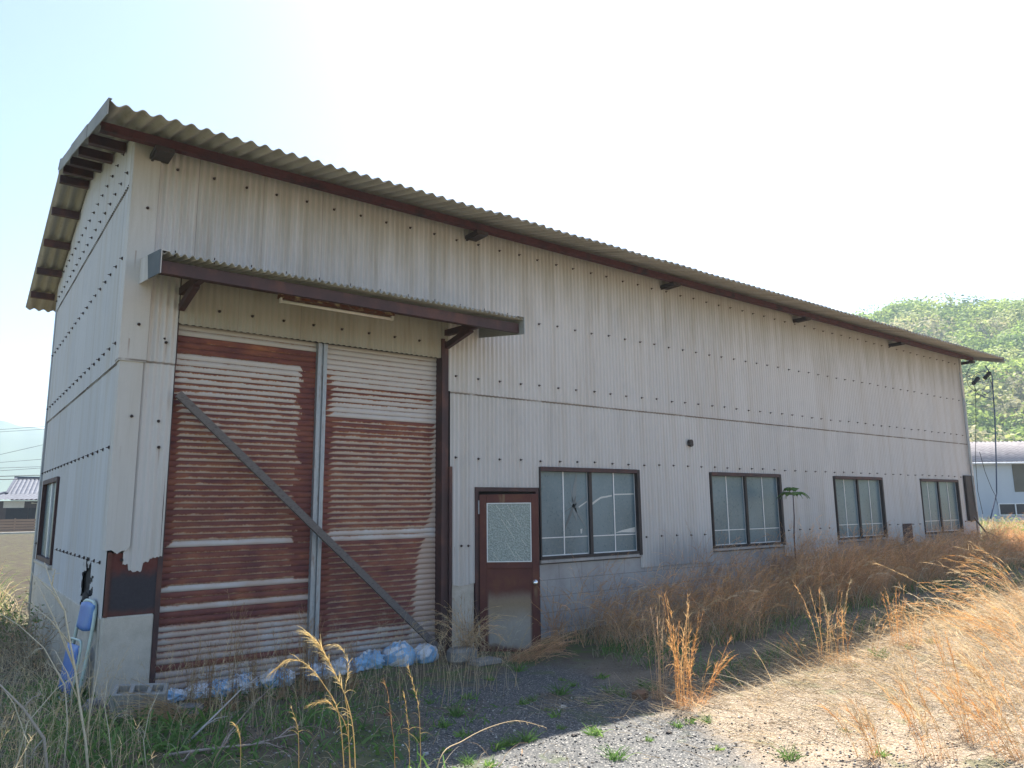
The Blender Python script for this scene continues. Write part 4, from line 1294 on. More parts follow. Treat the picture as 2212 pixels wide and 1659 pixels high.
stalk('straight golden stalk before the shaded gravel, left of its taller neighbour', [gbase(887), A(884, 1610), A(880, 1550), A(873, 1500)], .002, .0024, GOLD, 40, .03, spread=.16)
stalk('tall straight golden stalk standing before the shaded gravel', [gbase(910), A(908, 1600), A(903, 1520), A(890, 1470), A(882, 1440)], .002, .0024, GOLD, 50, .032, spread=.16)
stalk('reddish sparse stalk between the plumes and the straight stalks', [gbase(856), A(852, 1620), A(845, 1560), A(838, 1500), A(830, 1470)], .0016, .0016, ORANGE[1:2], 14, .03)
stalk('single straw coloured stalk lying low in an arch toward the gravel', [gbase(920, -3.9), A(950, 1640, -3.9), A(1000, 1600, -3.8), A(1060, 1570, -3.7), A(1120, 1557, -3.6), A(1180, 1572, -3.5)], .0034, .0024, STRAW[:1], 26, .05, spread=.2, t0=.5)
stalk('small golden stalk at the bottom edge above the green weeds', [gbase(520, -3.0), A(520, 1620, -3.0), A(515, 1580, -3.0), A(502, 1560, -3.0)], .0024, .0028, GOLD, 18, .03, spread=.2)
stalk('thin golden stalk right of the small one at the bottom edge', [gbase(648, -3.1), A(645, 1600, -3.1), A(640, 1560, -3.1), A(630, 1530, -3.1)], .002, .0022, GOLD, 22, .03, spread=.2)

# thin straw bundles standing before the shutters
for i, (px, hgt) in enumerate(((415, .55), (455, .6), (500, .9), (545, .5), (610, .62), (650, .75), (668, .8), (700, .55), (760, .45), (1010, .7))):
    b = at(px, 1500, -.62 - .1 * (i % 3)); loc = (b[0], b[1], 0)
    grass_clump('straw_bundle', 'upright bundle of dry straw before the rusty shutters, %s from the left' % _W[i], 'dry grass', loc, 22, hgt, .028, 0, [(.44, .30, .17), (.36, .23, .13)], 'straw bundles before the shutters', th=(0, .1), droop=(.0, .35), K=7, leafy=5, w=.0026)
# drooping clumps by the door
grass_clump('drooping_grass', 'pale drooping grass clump between the red post and the door', 'dry grass', (3.42, -.50), 60, .80, .05, 0, STRAW + RUSSET[2:3], th=(.05, .4), droop=(1.0, 2.4), K=14, lnK=.07)
grass_clump('drooping_grass', 'flattened dry grass lying forward from the doorstep', 'dry grass', (3.95, -.75), 50, .62, .09, 0, RUSSET + STRAW[1:2], az=-.9, th=(.7, 1.2), droop=(.3, .8), K=12, lnK=.06)
grass_clump('drooping_grass', 'orange grass clump standing against the open edge of the door', 'dry grass', (4.55, -.62), 22, .72, .04, 0, ORANGE, th=(.0, .25), droop=(.2, 1.2), K=14, lnK=.05)
grass_clump('drooping_grass', 'dry grass bowed over the hollow block at the left corner', 'dry grass', (.48, -.95), 60, .50, .08, 0, STRAW[1:2] + [(.45, .30, .17)], az=2.9, th=(.7, 1.2), droop=(.4, .9), K=6, leafy=4)

# bare pale stalks, left foreground
def bare(label, pts, branches, r, c=(.62, .56, .44)):
    mb = MB()
    org = np.array(pts[0], float)
    P = [np.array(p, float) - org for p in pts]
    mb.tube([tuple(p) for p in P], [r * (1 - .65 * i / (len(P) - 1)) for i in range(len(P))], 6)
    for (i, vec) in branches:
        s_ = P[i]; v = np.array(vec, float)
        e = s_ + v; mid = s_ + v * .5 + np.array([0, 0, .02])
        mb.tube([tuple(s_), tuple(mid), tuple(e)], [r * .5, r * .38, r * .2], 5)
        for t in np.linspace(.35, 1, 6):
            q = s_ + v * t
            d = np.array([random.uniform(-.03, .03), random.uniform(-.02, .02), random.uniform(-.005, .035)])
            mb.tube([tuple(q), tuple(q + d)], [r * .22, r * .16], 4)
    o = mb.build('bare_stalk', mat_simple('bare_stalk_bark', tuple(a * .8 for a in c), c, 30, .8), None, True)
    o.location = tuple(org)
    return tag(o, label, 'weed stalk')
def AB(px, py, y=-2.3): return at(px, py, y)
b = AB(200, 1659); b[2] = float(gz(b[0], b[1]))
bare('tallest pale bare weed stalk with side twigs before the blue chair', [b, AB(185, 1600), AB(172, 1520), AB(163, 1450), AB(152, 1390), AB(140, 1320), AB(112, 1265), AB(96, 1215)],
     [(3, AB(140, 1360) - AB(163, 1450) + np.array([-.05, 0, .05])), (3, AB(68, 1235) - AB(163, 1450)), (4, AB(60, 1300) - AB(152, 1390)), (5, AB(78, 1245) - AB(140, 1320)), (2, AB(118, 1405) - AB(172, 1520)), (6, AB(120, 1230) - AB(112, 1265)), (1, AB(215, 1430) - AB(185, 1600))], .0075)
b = AB(140, 1640, -1.9); b[2] = float(gz(b[0], b[1]))
bare('bent pale stalk arching over the far left weeds', [b, AB(146, 1560, -1.9), AB(140, 1480, -1.9), AB(95, 1400, -1.9), AB(40, 1350, -1.9), AB(0, 1325, -1.9)], [(2, AB(100, 1430, -1.9) - AB(140, 1480, -1.9)), (3, AB(60, 1420, -1.9) - AB(95, 1400, -1.9))], .005)
b = AB(120, 1650, -2.4); b[2] = float(gz(b[0], b[1]))
bare('thick grey stem slanting up to the left edge', [b, AB(95, 1595, -2.4), AB(50, 1530, -2.4), AB(0, 1480, -2.4), AB(-40, 1450, -2.4)], [(1, AB(60, 1650, -2.4) - AB(95, 1595, -2.4)), (2, AB(90, 1500, -2.4) - AB(50, 1530, -2.4))], .009, (.40, .36, .33))
for (pts, br, r_, lab) in (
    ([(60, 1655), (55, 1590), (30, 1520), (-10, 1465)], [], .004, 'thin pale stalk bending left at the lower left corner'),
    ([(250, 1650), (235, 1580), (225, 1520), (232, 1470)], [(1, (.06, 0, .10)), (2, (-.04, 0, .07))], .0035, 'short pale stalk before the hollow block'),
    ([(20, 1650), (60, 1560), (120, 1490), (190, 1440)], [(2, (.03, 0, .10)), (1, (-.02, 0, .12))], .0045, 'pale stalk leaning right toward the blue chair'),
    ([(320, 1655), (310, 1600), (322, 1540), (345, 1490)], [(1, (-.05, 0, .08))], .0035, 'pale stalk right of the hollow block')):
    yy_ = -2.1
    q_ = [AB(px_, py_, yy_) for px_, py_ in pts]; q_[0][2] = float(gz(q_[0][0], yy_))
    bare(lab, q_, br, r_, (.66, .60, .46))
# fallen branches
G2 = lambda px, py, h=.02: np.array(ground_at(px, py)) + np.array([0, 0, h])
bare('fallen pinkish branch lying across the green weeds at the bottom', [G2(352, 1640), G2(420, 1636, .04), G2(480, 1632, .05), G2(545, 1625, .05), G2(600, 1610, .05), G2(640, 1605, .06)], [(1, G2(395, 1659) - G2(420, 1636)), (3, (.15, -.12, -.02)), (2, (.12, .1, .08)), (4, (.2, .12, .02))], .011, (.45, .36, .32))
bare('grey branch slanting up to the right from the fallen branch', [G2(400, 1610, .0), AB(440, 1570, -1.65), AB(480, 1530, -1.55), AB(520, 1490, -1.5), AB(560, 1460, -1.45)], [(1, (.18, .05, .03)), (2, (-.02, .0, .12)), (3, (.14, .0, .04))], .009, (.50, .46, .45))
bare('thin brown branch slanting up beside the grey one', [G2(460, 1650, .0), AB(490, 1590, -1.9), AB(530, 1540, -1.8), AB(590, 1480, -1.7)], [(1, (.03, 0, .15)), (2, (.12, .0, .10))], .006, (.36, .29, .24))

# ------------------------------------------------------------------ things by the shutters
def mat_bag(seed):
    t = NT('blue_white_sack'); P = t.obj()
    q = t.n('ShaderNodeVectorMath', operation='ADD'); t.link(P, q.inputs[0]); q.inputs[1].default_value = (seed, seed * 2.3, 0)
    n = t.noise(q.outputs[0], 2.6, 2, .5, 2.2)
    c = t.mix(t.step(n, .49, .515), (.26, .47, .70), (.70, .73, .78))
    c = t.mix(t.math('MULTIPLY', t.step(t.noise(P, 9, 4), .5, .75), .35), c, (.32, .30, .28))
    cr = t.noise(q.outputs[0], 14, 4, .6, 1.6)
    t.bsdf(c, .42, 0, t.bump(cr, .9, .02), .5)
    return t.m
def sandbag(label, px, py, rx, ry, rz, rot=0.0, seed=1, neck=True, slump=.0):
    neck = neck and seed in (1, 2)
    rx, ry, rz = rx * .95, ry * .95, rz * .78
    c = at(px, py, -.10 - ry)
    zb = float(gz(c[0], c[1]))
    nu, nv = 40, 22
    V = []
    r_ = random.Random(seed)
    ph = [r_.uniform(0, 6) for _ in range(6)]
    for j in range(nv + 1):
        v = j / nv * PI
        for i in range(nu):
            u = i / nu * 2 * PI
            k = 1 + .10 * math.sin(3 * u + ph[0]) * math.sin(v) + .06 * math.sin(7 * u + ph[1] + 3 * v) + .09 * abs(math.sin(4 * v + ph[2] + 2.5 * u)) + .05 * abs(math.sin(9 * u - 5 * v + ph[5])) + .04 * math.sin(13 * u + ph[3]) * (1 - v / PI)
            sx = math.sin(v) ** .75
            X, Y_, Z_ = rx * sx * math.cos(u) * k, ry * sx * math.sin(u) * k, rz * math.cos(v) * k
            if neck and v < .55:
                f_ = 1 - v / .55
                g_ = 1 + .5 * math.sin(9 * u + ph[4]) * f_
                X *= (.8 + .35 * f_) * (1 + (g_ - 1) * .5); Y_ *= (.8 + .35 * f_) * (1 + (g_ - 1) * .5); Z_ += .02 * math.sin(f_ * PI)
            if not neck:
                fo = .16 * abs(math.sin(2.3 * u + ph[4] + 2 * math.sin(3 * v))) + .12 * abs(math.sin(5.1 * u - 4 * v + ph[0])) + .07 * abs(math.sin(11 * u + 7 * v + ph[1]))
                kk = 1.15 - fo; X *= kk; Y_ *= kk; Z_ *= (1.25 - 1.6 * fo)
            Z_ = max(Z_, -rz * .72)
            V.append((X, Y_, Z_ + rz * .70))
    F = []
    for j in range(nv):
        for i in range(nu):
            a, b_ = j * nu + i, j * nu + (i + 1) % nu
            F.append((a, a + nu, b_ + nu, b_))
    o = mesh_obj('sandbag', V, np.array(F), mat_bag(seed * 1.7), None, True)
    o.location = (c[0], -.085 - ry * 1.05, zb - .005); o.rotation_euler = (0, 0, rot)
    return tag(o, label, 'sandbag', 'sandbags along the foot of the shutters')
sandbag('blue and white sandbag at the foot of the leaning plank', 918, 1415, .155, .13, .115, .1, 1)
sandbag('fullest blue and white sandbag, second from the leaning plank', 864, 1415, .165, .15, .15, 0, 2)
sandbag('crumpled white sandbag left of the fullest one', 803, 1440, .15, .12, .12, .3, 23, False)
sandbag('long flattened pale blue sandbag left of the crumpled white one', 748, 1448, .21, .13, .10, 0, 4, False)
sandbag('light blue sandbag under the middle guide rail', 688, 1460, .15, .13, .10, .4, 5)
sandbag('blue sandbag standing between straw bundles', 601, 1468, .17, .13, .11, .2, 6)
sandbag('deep blue sandbag behind the densest straw bundle', 530, 1480, .13, .12, .11, .8, 7)
sandbag('pale sandbag with blue folds, third from the left post', 478, 1486, .14, .12, .09, .3, 8)
sandbag('small blue sandbag half sunk in weeds, second from the left post', 425, 1490, .12, .11, .08, .1, 9)
sandbag('low blue and white sandbag beside the left steel post', 372, 1495, .13, .11, .07, .1, 10)

mb = MB(); mb.bar((.47, -.075, 2.60), (3.33, -.10, -.02), .045, .070)
tag(mb.build('plank', M_wood), 'grey timber plank leaning diagonally across both shutters', 'plank')

# fluorescent lamp under the canopy
LP = empty('fluorescent_lamp', 'rusty unlit fluorescent tube lamp hanging under the canopy', 'lamp', (1.845, -.52, 3.55))
mb = MB(); mb.prism([(-.62, -.05, .0), (-.62, .05, .0), (-.62, .032, .055), (-.62, -.032, .055)], (1.24, 0, 0))
mb.build('housing', M_lamprust, LP)
mb = MB(); mb.tube([(-.60, -.01, -.035), (.60, -.01, -.035)], .0145, 12); mb.build('tube', M_white, LP, True)
for sx in (-.615, .595):
    mb = MB(); mb.box(sx, sx + .02, -.03, .01, -.052, -.001, .004); mb.build('lamp_holder', M_white, LP)
mb = MB(); mb.tube([(-.4, 0, .05), (-.4, 0, .10)], .006, 6).tube([(.4, 0, .05), (.4, 0, .10)], .006, 6); mb.build('hanger', M_bolt, LP)

# hollow block, rubble, step, brick
M_rock = mat_simple('grey_rubble', (.14, .135, .13), (.24, .23, .22), 6, .95, c3=(.30, .28, .25), bumpd=.006)
p = ground_at(290, 1555)
hb = MB()
Lb, Wb, Hb = .39, .19, .19
hb.box(0, Lb, 0, .03, 0, Hb, .003).box(0, Lb, Wb - .03, Wb, 0, Hb, .003)
for xx in (0, .115, .245, .36): hb.box(xx, xx + .03, .0305, Wb - .0305, 0, Hb)
hb.box(.031, .359, .031, Wb - .031, .0, Hb - .05)
o = hb.build('hollow_block', mat_simple('weathered_block', (.22, .215, .20), (.34, .33, .31), 6, .95, c3=(.26, .25, .23), bumpd=.005)); o.location = (p[0] - .17, p[1] + .06, p[2] + .02); o.rotation_euler = (R(14), R(3), R(-18))
tag(o, 'hollow concrete block half buried before the left corner', 'concrete block')
def rock(name, label, cat, loc, s, mat, seed=0):
    import bmesh
    bm = bmesh.new(); bmesh.ops.create_icosphere(bm, subdivisions=3, radius=1)
    r_ = random.Random(seed); ph = [r_.uniform(0, 6) for _ in range(6)]
    for v in bm.verts:
        c = v.co
        k = 1 + .16 * math.sin(3 * c.x + ph[0]) * math.sin(4 * c.y + ph[1]) + .10 * math.sin(7 * c.z + ph[2] + 4 * c.x) + .05 * math.sin(15 * c.y + ph[3])
        f = max(abs(c.x), abs(c.y), abs(c.z)) ** -.6
        v.co = Vector((c.x * s[0], c.y * s[1], c.z * s[2])) * k * f
    me = bpy.data.meshes.new(name); bm.to_mesh(me); bm.free(); me.materials.append(mat)
    o = bpy.data.objects.new(name, me); COL.objects.link(o); o.location = (loc[0], loc[1], loc[2] + s[2] * .55)
    return tag(o, label, cat)
rock('rubble_lump', 'grey mortar lump lying right of the hollow block', 'rubble', ground_at(400, 1545), (.13, .10, .05), M_rock, 3)
rock('rubble_lump', 'rough grey lump at the very foot of the left corner', 'rubble', ground_at(212, 1535), (.10, .10, .06), M_rock, 5)
p = ground_at(1045, 1434)
mb = MB(); mb.box(-.17, .17, -.10, .10, 0, .05, .006); o = mb.build('paving_slab', M_rock); o.location = p; o.rotation_euler = (0, R(2), R(8)); tag(o, 'thin concrete slab lying before the door', 'slab')
p = ground_at(998, 1432)
mb = MB(); mb.box(-.15, .15, -.10, .10, 0, .16, .035); o = mb.build('concrete_block', M_rock); o.location = p; o.rotation_euler = (0, 0, R(-6)); tag(o, 'rounded concrete block behind the drooping grass by the door', 'concrete block')
p = ground_at(1383, 1508)
mb = MB(); mb.box(-.075, .075, -.05, .05, -.01, .055, .008); o = mb.build('brick', mat_simple('brown_brick', (.16, .085, .045), (.24, .14, .08), 12, .9)); o.location = p; o.rotation_euler = (0, 0, R(20)); tag(o, 'brown brick lying in the shadow left of the tallest orange clump', 'brick')
p = ground_at(1230, 1640 - 0)
for i, (px, py, s_, lab) in enumerate(((1240, 1590, .020, 'dark stone in the sunlit gravel by two green tufts'), (1500, 1552, .035, 'dark stone at the foot of the tallest orange clump'), (1445, 1585, .022, 'small dark stone in the sunlit gravel right of the middle'),
                                       (838, 1545, .025, 'orange brown pebble in the shaded gravel'), (1215, 1530, .028, 'pale flat stone in the shaded gravel'), (920, 1630, .02, 'pale blue shard in the gravel near the bottom'))):
    rock('stone', lab, 'stone', ground_at(px, py), (s_, s_ * .8, s_ * .5), [M_darksteel, M_darksteel, M_darksteel, M_lamprust, M_conc, M_galv][i], i)

# blue folding chair leaning on the gable wall
M_blue = mat_simple('blue_vinyl', (.045, .13, .42), (.07, .19, .52), 5, .45, c3=(.10, .24, .50))
M_mint = mat_simple('pale_mint_tube', (.40, .52, .48), (.50, .60, .56), 8, .4, .1)
CH = empty('folding_chair', 'blue folding chair with a pale tube frame leaning folded against the gable wall', 'chair', (-.15, .37, float(gz(-.2, .52))))
th_ = R(-7)
CH.rotation_euler = (0, 0, R(9))
def cp(u, v, d=0): # u across (along y), v up the chair, d out from wall; leaning towards +x
    return (math.sin(-th_) * v - d * math.cos(th_), u, math.cos(th_) * v + d * math.sin(-th_))
loop = []
for k in range(33):
    a = 2 * PI * k / 32
    uu = .205 * (abs(math.cos(a)) ** .45) * (1 if math.cos(a) > 0 else -1)
    vv = .42 + .42 * (abs(math.sin(a)) ** .6) * (1 if math.sin(a) > 0 else -1)
    loop.append(cp(uu, vv))
mb = MB(); mb.tube(loop, .016, 8, caps=False); mb.build('frame', M_mint, CH, True)
loop = []
for k in range(33):
    a = 2 * PI * k / 32
    uu = .17 * (abs(math.cos(a)) ** .3) * (1 if math.cos(a) > 0 else -1)
    vv = .26 + .25 * (abs(math.sin(a)) ** .4) * (1 if math.sin(a) > 0 else -1)
    loop.append(cp(uu, vv, .05))
mb = MB(); mb.tube(loop, .011, 8, caps=False); mb.build('seat_frame', M_mint, CH, True)
def pad(u0, u1, v0, v1, d, t_, bow=.0):
    vs, fs = [], []
    nU, nV = 10, 8
    for layer in (0, 1):
        for i in range(nU + 1):
            for j in range(nV + 1):
                fu, fv = i / nU, j / nV
                e = min(1, 8 * min(fu, 1 - fu, fv, 1 - fv) + .25)
                u = u0 + (u1 - u0) * fu; v = v0 + (v1 - v0) * fv
                v += bow * math.sin(fu * PI) * (1 if fv > .5 else -1)
                vs.append(cp(u, v, d + (t_ * e * .5 if layer else -t_ * e * .5)))
    L_ = (nU + 1) * (nV + 1)
    for i in range(nU):
        for j in range(nV):
            a = i * (nV + 1) + j; b_ = a + nV + 1
            fs += [(a, b_, b_ + 1, a + 1), (L_ + a + 1, L_ + b_ + 1, L_ + b_, L_ + a)]
    for i in range(nU):
        a = i * (nV + 1); b_ = a + nV + 1
        fs.append((a, L_ + a, L_ + b_, b_)); a += nV; b_ += nV; fs.append((a, b_, L_ + b_, L_ + a))
    for j in range(nV):
        a = j; fs.append((a, a + 1, L_ + a + 1, L_ + a)); a = nU * (nV + 1) + j; fs.append((a, L_ + a, L_ + a + 1, a + 1))
    mb = MB(); mb.add(vs, fs); return mb
pad(-.18, .18, .60, .81, .012, .03, .02).build('backrest', M_blue, CH, True)
pad(-.155, .155, .06, .47, .06, .035).build('seat', M_blue, CH, True)

# drain pipe elbow and dark sacking stuck in the hole of the gable wall
p = (-.05, 1.02, .70)
rock('sacking', 'dark crumpled sacking spilling from the hole in the gable wall', 'sacking', (.03, .98, .58), (.05, .19, .12), M_black, 8)

# sapling against the long wall
SP = empty('sapling', 'thin sapling with a flat top of broad leaves between two windows', 'sapling', (9.95, -.42, float(gz(9.95, -.42))))
zb = SP.location.z
mb = MB(); mb.tube([(-.05, 0, 0), (-.045, 0, .5), (-.03, .01, .9), (.0, 0, 1.2), (.01, 0, 1.68 - zb)], [.014, .012, .010, .009, .007], 6)
mb.build('trunk', M_steel, SP, True)
lv, lf, lc = [], [], []
for k in range(15):
    a = k / 9 * 2 * PI + .3; L_ = random.uniform(.15, .30) if k < 9 else random.uniform(.12, .18)
    c0 = np.array([.01, 0, (1.69 if k < 9 else 1.765) - zb])
    d = np.array([math.cos(a), math.sin(a), 0]); s_ = np.array([-math.sin(a), math.cos(a), 0])
    b0 = len(lv)
    col = np.array(random.choice(GREEN)) * random.uniform(.7, 1.1)
    for i in range(7):
        t_ = i / 6; wd = .075 * math.sin(min(1, t_ * 1.15 + .08) * PI) ** .7 * (1.25 if i % 2 else .8)
        c = c0 + d * L_ * (.15 + t_) + np.array([0, 0, .07 * math.sin(t_ * 2.2) - .13 * t_ * t_])
        for e in (-1, 0, 1):
            lv.append(c + s_ * wd * e + np.array([0, 0, -.02 * abs(e)])); lc.append(col)
    for i in range(6):
        for e in (0, 1):
            q_ = b0 + i * 3 + e; lf.append((q_, q_ + 1, q_ + 4, q_ + 3))
mesh_obj('crown', np.array(lv), np.array(lf), M_leaf, SP, False, np.array(lc))

# ------------------------------------------------------------------ cables at the right end
M_cable = mat_simple('black_cable', (.018, .020, .026), (.035, .038, .050), 10, .6)
M_cableb = mat_simple('blue_grey_cable', (.05, .075, .13), (.08, .11, .18), 10, .6)
CY = -.66
mb = MB()
pp = [tuple(at(*q, CY)) for q in ((2128, 790), (2143, 812), (2149, 900), (2152, 1000), (2153, 1065), (2146, 1095), (2140, 1120))]
mb.tube(pp, .014, 6)
c_ = mb.build('power_cable', M_cableb); tag(c_, 'thick blue grey cable hanging from the right end of the eave', 'cable')
mb = MB()
lp_ = []
for k in range(26):
    a = k / 25 * 2.2 * PI + .6
    lp_.append(tuple(at(2122 + 20 * math.cos(a) + 3 * math.sin(3 * a), 828 + 26 * math.sin(a), CY - .03 - .001 * k)))
mb.tube(lp_, .007, 5)
lp_ = []
for k in range(20):
    a = k / 19 * 1.5 * PI + .1
    lp_.append(tuple(at(2112 + 24 * math.cos(a), 815 + 30 * math.sin(a), CY + .05)))
mb.tube(lp_, .006, 5).tube([tuple(at(*q, CY)) for q in ((2078, 803), (2095, 815), (2112, 826), (2135, 818))], .006, 5)
tag(mb.build('cable_loops', M_cable), 'tangled black cable loops below the right end of the eave', 'cable')
for (px, py, lab) in ((2112, 818, 'black cable clamp hanging in the wire loops, nearer the wall'), (2137, 806, 'black cable clamp at the top of the thick blue grey cable')):
    c = at(px, py, CY); c2 = at(px - 9, py + 10, CY)
    mb = MB(); mb.tube([tuple(c), tuple(c * .5 + c2 * .5), tuple(c2)], [.05, .04, .045], 10)
    tag(mb.build('cable_clamp', M_black), lab, 'cable clamp')
for pts, r, lab in ((((2107, 838), (2108, 900), (2107, 990), (2112, 1060), (2123, 1110)), .006, 'thin dark cable hanging nearest the right end wall'),
                    (((2116, 976), (2128, 1020), (2142, 1055), (2150, 1070), (2155, 1090)), .006, 'thin dark cable slanting to join the thick blue grey one')):
    mb = MB(); mb.tube([tuple(at(*q, CY - .02)) for q in pts], r, 5)
    tag(mb.build('power_cable', M_cable), lab, 'cable')
mb = MB(); mb.tube([tuple(at(*q, -.7)) for q in ((2104, 1117), (2118, 1135), (2130, 1150), (2136, 1165), (2150, 1178), (2190, 1182))], .018, 6).tube([tuple(at(*q, -.7)) for q in ((2134, 1150), (2155, 1160), (2175, 1168))], .013, 6)
tag(mb.build('broken_branch', M_wood), 'broken grey branch hanging at the foot of the right end wall', 'branch')

# ------------------------------------------------------------------ background, right: shed
SH = empty('shed', 'pale blue grey shed with a corrugated roof beyond the right end', 'shed', (43.02, 9.24, .3), math.atan2(-.614, .789))
M_shedw = mat_simple('pale_blue_sheet', (.44, .50, .58), (.50, .56, .63), .8, .7, 0, (1, 1, .3))
mb = MB(); mb.box(-9, 14, 0, 7.5, 0, 3.32); mb.build('wall', M_shedw, SH)
V, F = [], []
n = 23 * 8
for layer in (0, 1):
    for i in range(int(23.8 / .26 * 5) + 1):
        x = -9.4 + i * .26 / 5
        h = .035 * math.cos(2 * PI * x / .26)
        for k in range(2):
            yy = (-.35, 4.0)[k]; zz = (3.33, 4.75)[k]
            V.append((x, yy, zz + h + layer * .02))
m_ = int(23.8 / .26 * 5) + 1
for i in range(m_ - 1):
    a = i * 2; F.append((a + 1, a + 3, a + 2, a)); a += 2 * m_; F.append((a, a + 2, a + 3, a + 1))
    F.append((i * 2, i * 2 + 2, 2 * m_ + i * 2 + 2, 2 * m_ + i * 2))
M_shedr = mat_roof('grey_shed_roof', (.22, .20, .205), (.34, .31, .31), (.44, .41, .40))
mesh_obj('roof', V, np.array(F), M_shedr, SH)
mb = MB(); mb.prism([(-9.4, 4.0, 4.79), (-9.4, 7.9, 3.4), (-9.4, 7.9, 3.3), (-9.4, 4.0, 4.7)], (23.8, 0, 0)); mb.build('rear_roof', M_shedr, SH)
mb = MB(); mb.tube([(-9.4, -.42, 3.27), (14.4, -.42, 3.27)], .055, 8); mb.build('gutter', M_wbar, SH)
mb = MB(); mb.box(2.02, 2.85, -.03, -.002, 1.75, 3.28); mb.build('panel', mat_simple('brown_panel', (.10, .095, .075), (.14, .13, .10), 2, .8), SH)
mb = MB(); mb.box(1.02, 2.86, -.06, -.002, .50, .56).box(1.02, 2.86, -.06, -.002, 1.10, 1.15).box(1.02, 1.08, -.06, -.002, .561, 1.099).box(2.80, 2.86, -.06, -.002, .561, 1.099).box(1.90, 1.96, -.06, -.002, .561, 1.099)
f = mb.build('window', M_wbar, SH)
mb = MB(); mb.box(1.081, 1.899, -.03, -.003, .561, 1.099).box(1.961, 2.799, -.03, -.003, .561, 1.099); mb.build('pane', M_darksteel, f)

# ------------------------------------------------------------------ background, left: house, wall, wires
HS = empty('tiled_house', 'low dark timber house with a silvery tiled roof beyond the field', 'house', (3.0, 58.5, .05))
M_tile = mat_simple('silver_tile', (.04, .05, .08), (.085, .10, .14), 3, .75, .0)
M_hw = mat_simple('dark_boards', (.055, .038, .034), (.09, .06, .05), 3, .8, 0, (8, 1, .5))
mb = MB(); mb.box(-1.6, 9, .8, 9, 0, 2.35); mb.build('wall', M_hw, HS)
def tile_plane(A0, A1, B0, B1, n):
    """A0-A1 ridge, B0-B1 eave; rolls run down the slope"""
    A0, A1, B0, B1 = map(np.array, (A0, A1, B0, B1)); V, F = [], []
    N = n * 8
    for i in range(N + 1):
        t_ = i / N; h = .055 * abs(math.cos(PI * t_ * n)) ** .6
        for k in range(13):
            s_ = k / 12
            p = (A0 * (1 - t_) + A1 * t_) * (1 - s_) + (B0 * (1 - t_) + B1 * t_) * s_
            V.append((p[0], p[1], p[2] + h - .03 * ((k * 1.0) % 1)))
    for i in range(N):
        for k in range(12):
            a = i * 13 + k; F.append((a, a + 1, a + 14, a + 13))
    return V, np.array(F)
V, F = tile_plane((.35, 4.5, 4.15), (9.5, 4.5, 4.15), (-.35, 1.2, 2.85), (9.5, 1.2, 2.85), 34)
mesh_obj('roof', V, F, M_tile, HS)
V, F = tile_plane((-.6, 1.4, 2.92), (9.5, 1.4, 2.92), (-1.9, .0, 2.42), (9.5, .0, 2.42), 38)
mesh_obj('roof', V, F, M_tile, HS)
mb = MB(); mb.prism([(.35, 4.5, 4.1), (-.35, 1.2, 2.8), (-.35, 7.8, 2.8)], (.05, 0, 0)); mb.build('gable', M_hw, HS)
mb = MB(); mb.prism([(9.5, 4.5, 4.1), (9.5, 8.8, 2.5), (.35, 8.8, 2.5), (.35, 4.5, 4.1)], (0, 0, .05)); mb.build('rear_roof', M_tile, HS)
mb = MB(); mb.bar((.2, 4.5, 4.22), (9.5, 4.5, 4.22), .3, .2).bar((-.38, 1.2, 2.92), (.33, 4.5, 4.22), .18, .14).bar((-1.95, -.05, 2.46), (-.5, 1.4, 3.0), .2, .14); mb.build('ridge', M_tile, HS)
mb = MB(); mb.box(-.55, .75, .70, .79, 1.85, 2.32); mb.build('plaster_panel', M_white, HS)
mb = MB(); mb.box(-.35, 1.0, .74, .795, .4, 1.84).box(1.05, 4, .74, .795, .3, 1.84); mb.build('window', M_black, HS)
mb = MB(); mb.tube([(1.15, .3, 2.2), (1.55, .3, 2.15), (1.5, .3, .2)], .05, 8); mb.build('downpipe', mat_simple('cream_pipe', (.55, .50, .36), (.60, .55, .40), 3, .6), HS)
FN = empty('board_fence', 'low tan board fence in front of the tiled house', 'fence', (3.0, 56.0, .05))
M_board = mat_simple('tan_boards', (.24, .155, .10), (.32, .21, .14), 2, .85, 0, (.3, 1, 6))
for k in range(5):
    mb = MB(); mb.box(-3, 6, 0, .03, .12 + k * .19, .28 + k * .19); mb.build('board', M_board, FN)
for xx in (-3, -1.5, 0, 1.5, 3, 4.5, 6):
    mb = MB(); mb.box(xx, xx + .1, -.07, -.005, 0, 1.1); mb.build('post', M_board, FN)
mb = MB(); mb.box(-14, 12, 55.0 - .0, 55.3, .0, .22, .02); o = mb.build('kerb_wall', M_conc); tag(o, 'low white concrete kerb wall at the far edge of the field', 'kerb')
mb = MB(); mb.box(2.85, 3.35, 55.31, 55.4, -.2, .1); 
WL = [((0, 928), (97, 921), 'topmost thin overhead wire left of the building'), ((0, 933), (97, 927), 'second overhead wire, close below the topmost'), ((0, 982), (92, 961), 'sloping overhead wire before the hazy mountain'),
      ((0, 999), (90, 992), 'level overhead wire across the middle of the hazy mountain'), ((0, 1011), (90, 1008), 'upper of two close overhead wires over the mountain foot'), ((0, 1017), (90, 1011), 'lower of two close overhead wires over the mountain foot'),
      ((0, 1029), (70, 1027), 'darkest overhead wire just above the tiled roof'), ((0, 1036), (40, 1035), 'lowest overhead wire meeting the tiled roof')]
for i, (a, b_, lab) in enumerate(WL):
    pa, pb = at(*a, 42.0 - i), at(*b_, 42.0 - i)
    d = pb - pa
    pts = []
    for k in range(21):
        t_ = -9 + 19.5 * k / 20
        q_ = pa + d * t_; sag = .0009 * ((t_ - .5) * np.linalg.norm(d)) ** 2
        pts.append((q_[0], q_[1], q_[2] + sag))
    mb = MB(); mb.tube(pts, .010 if i < 6 else .018, 5)
    o = mb.build('overhead_wire', M_cable); tag(o, lab, 'wire')

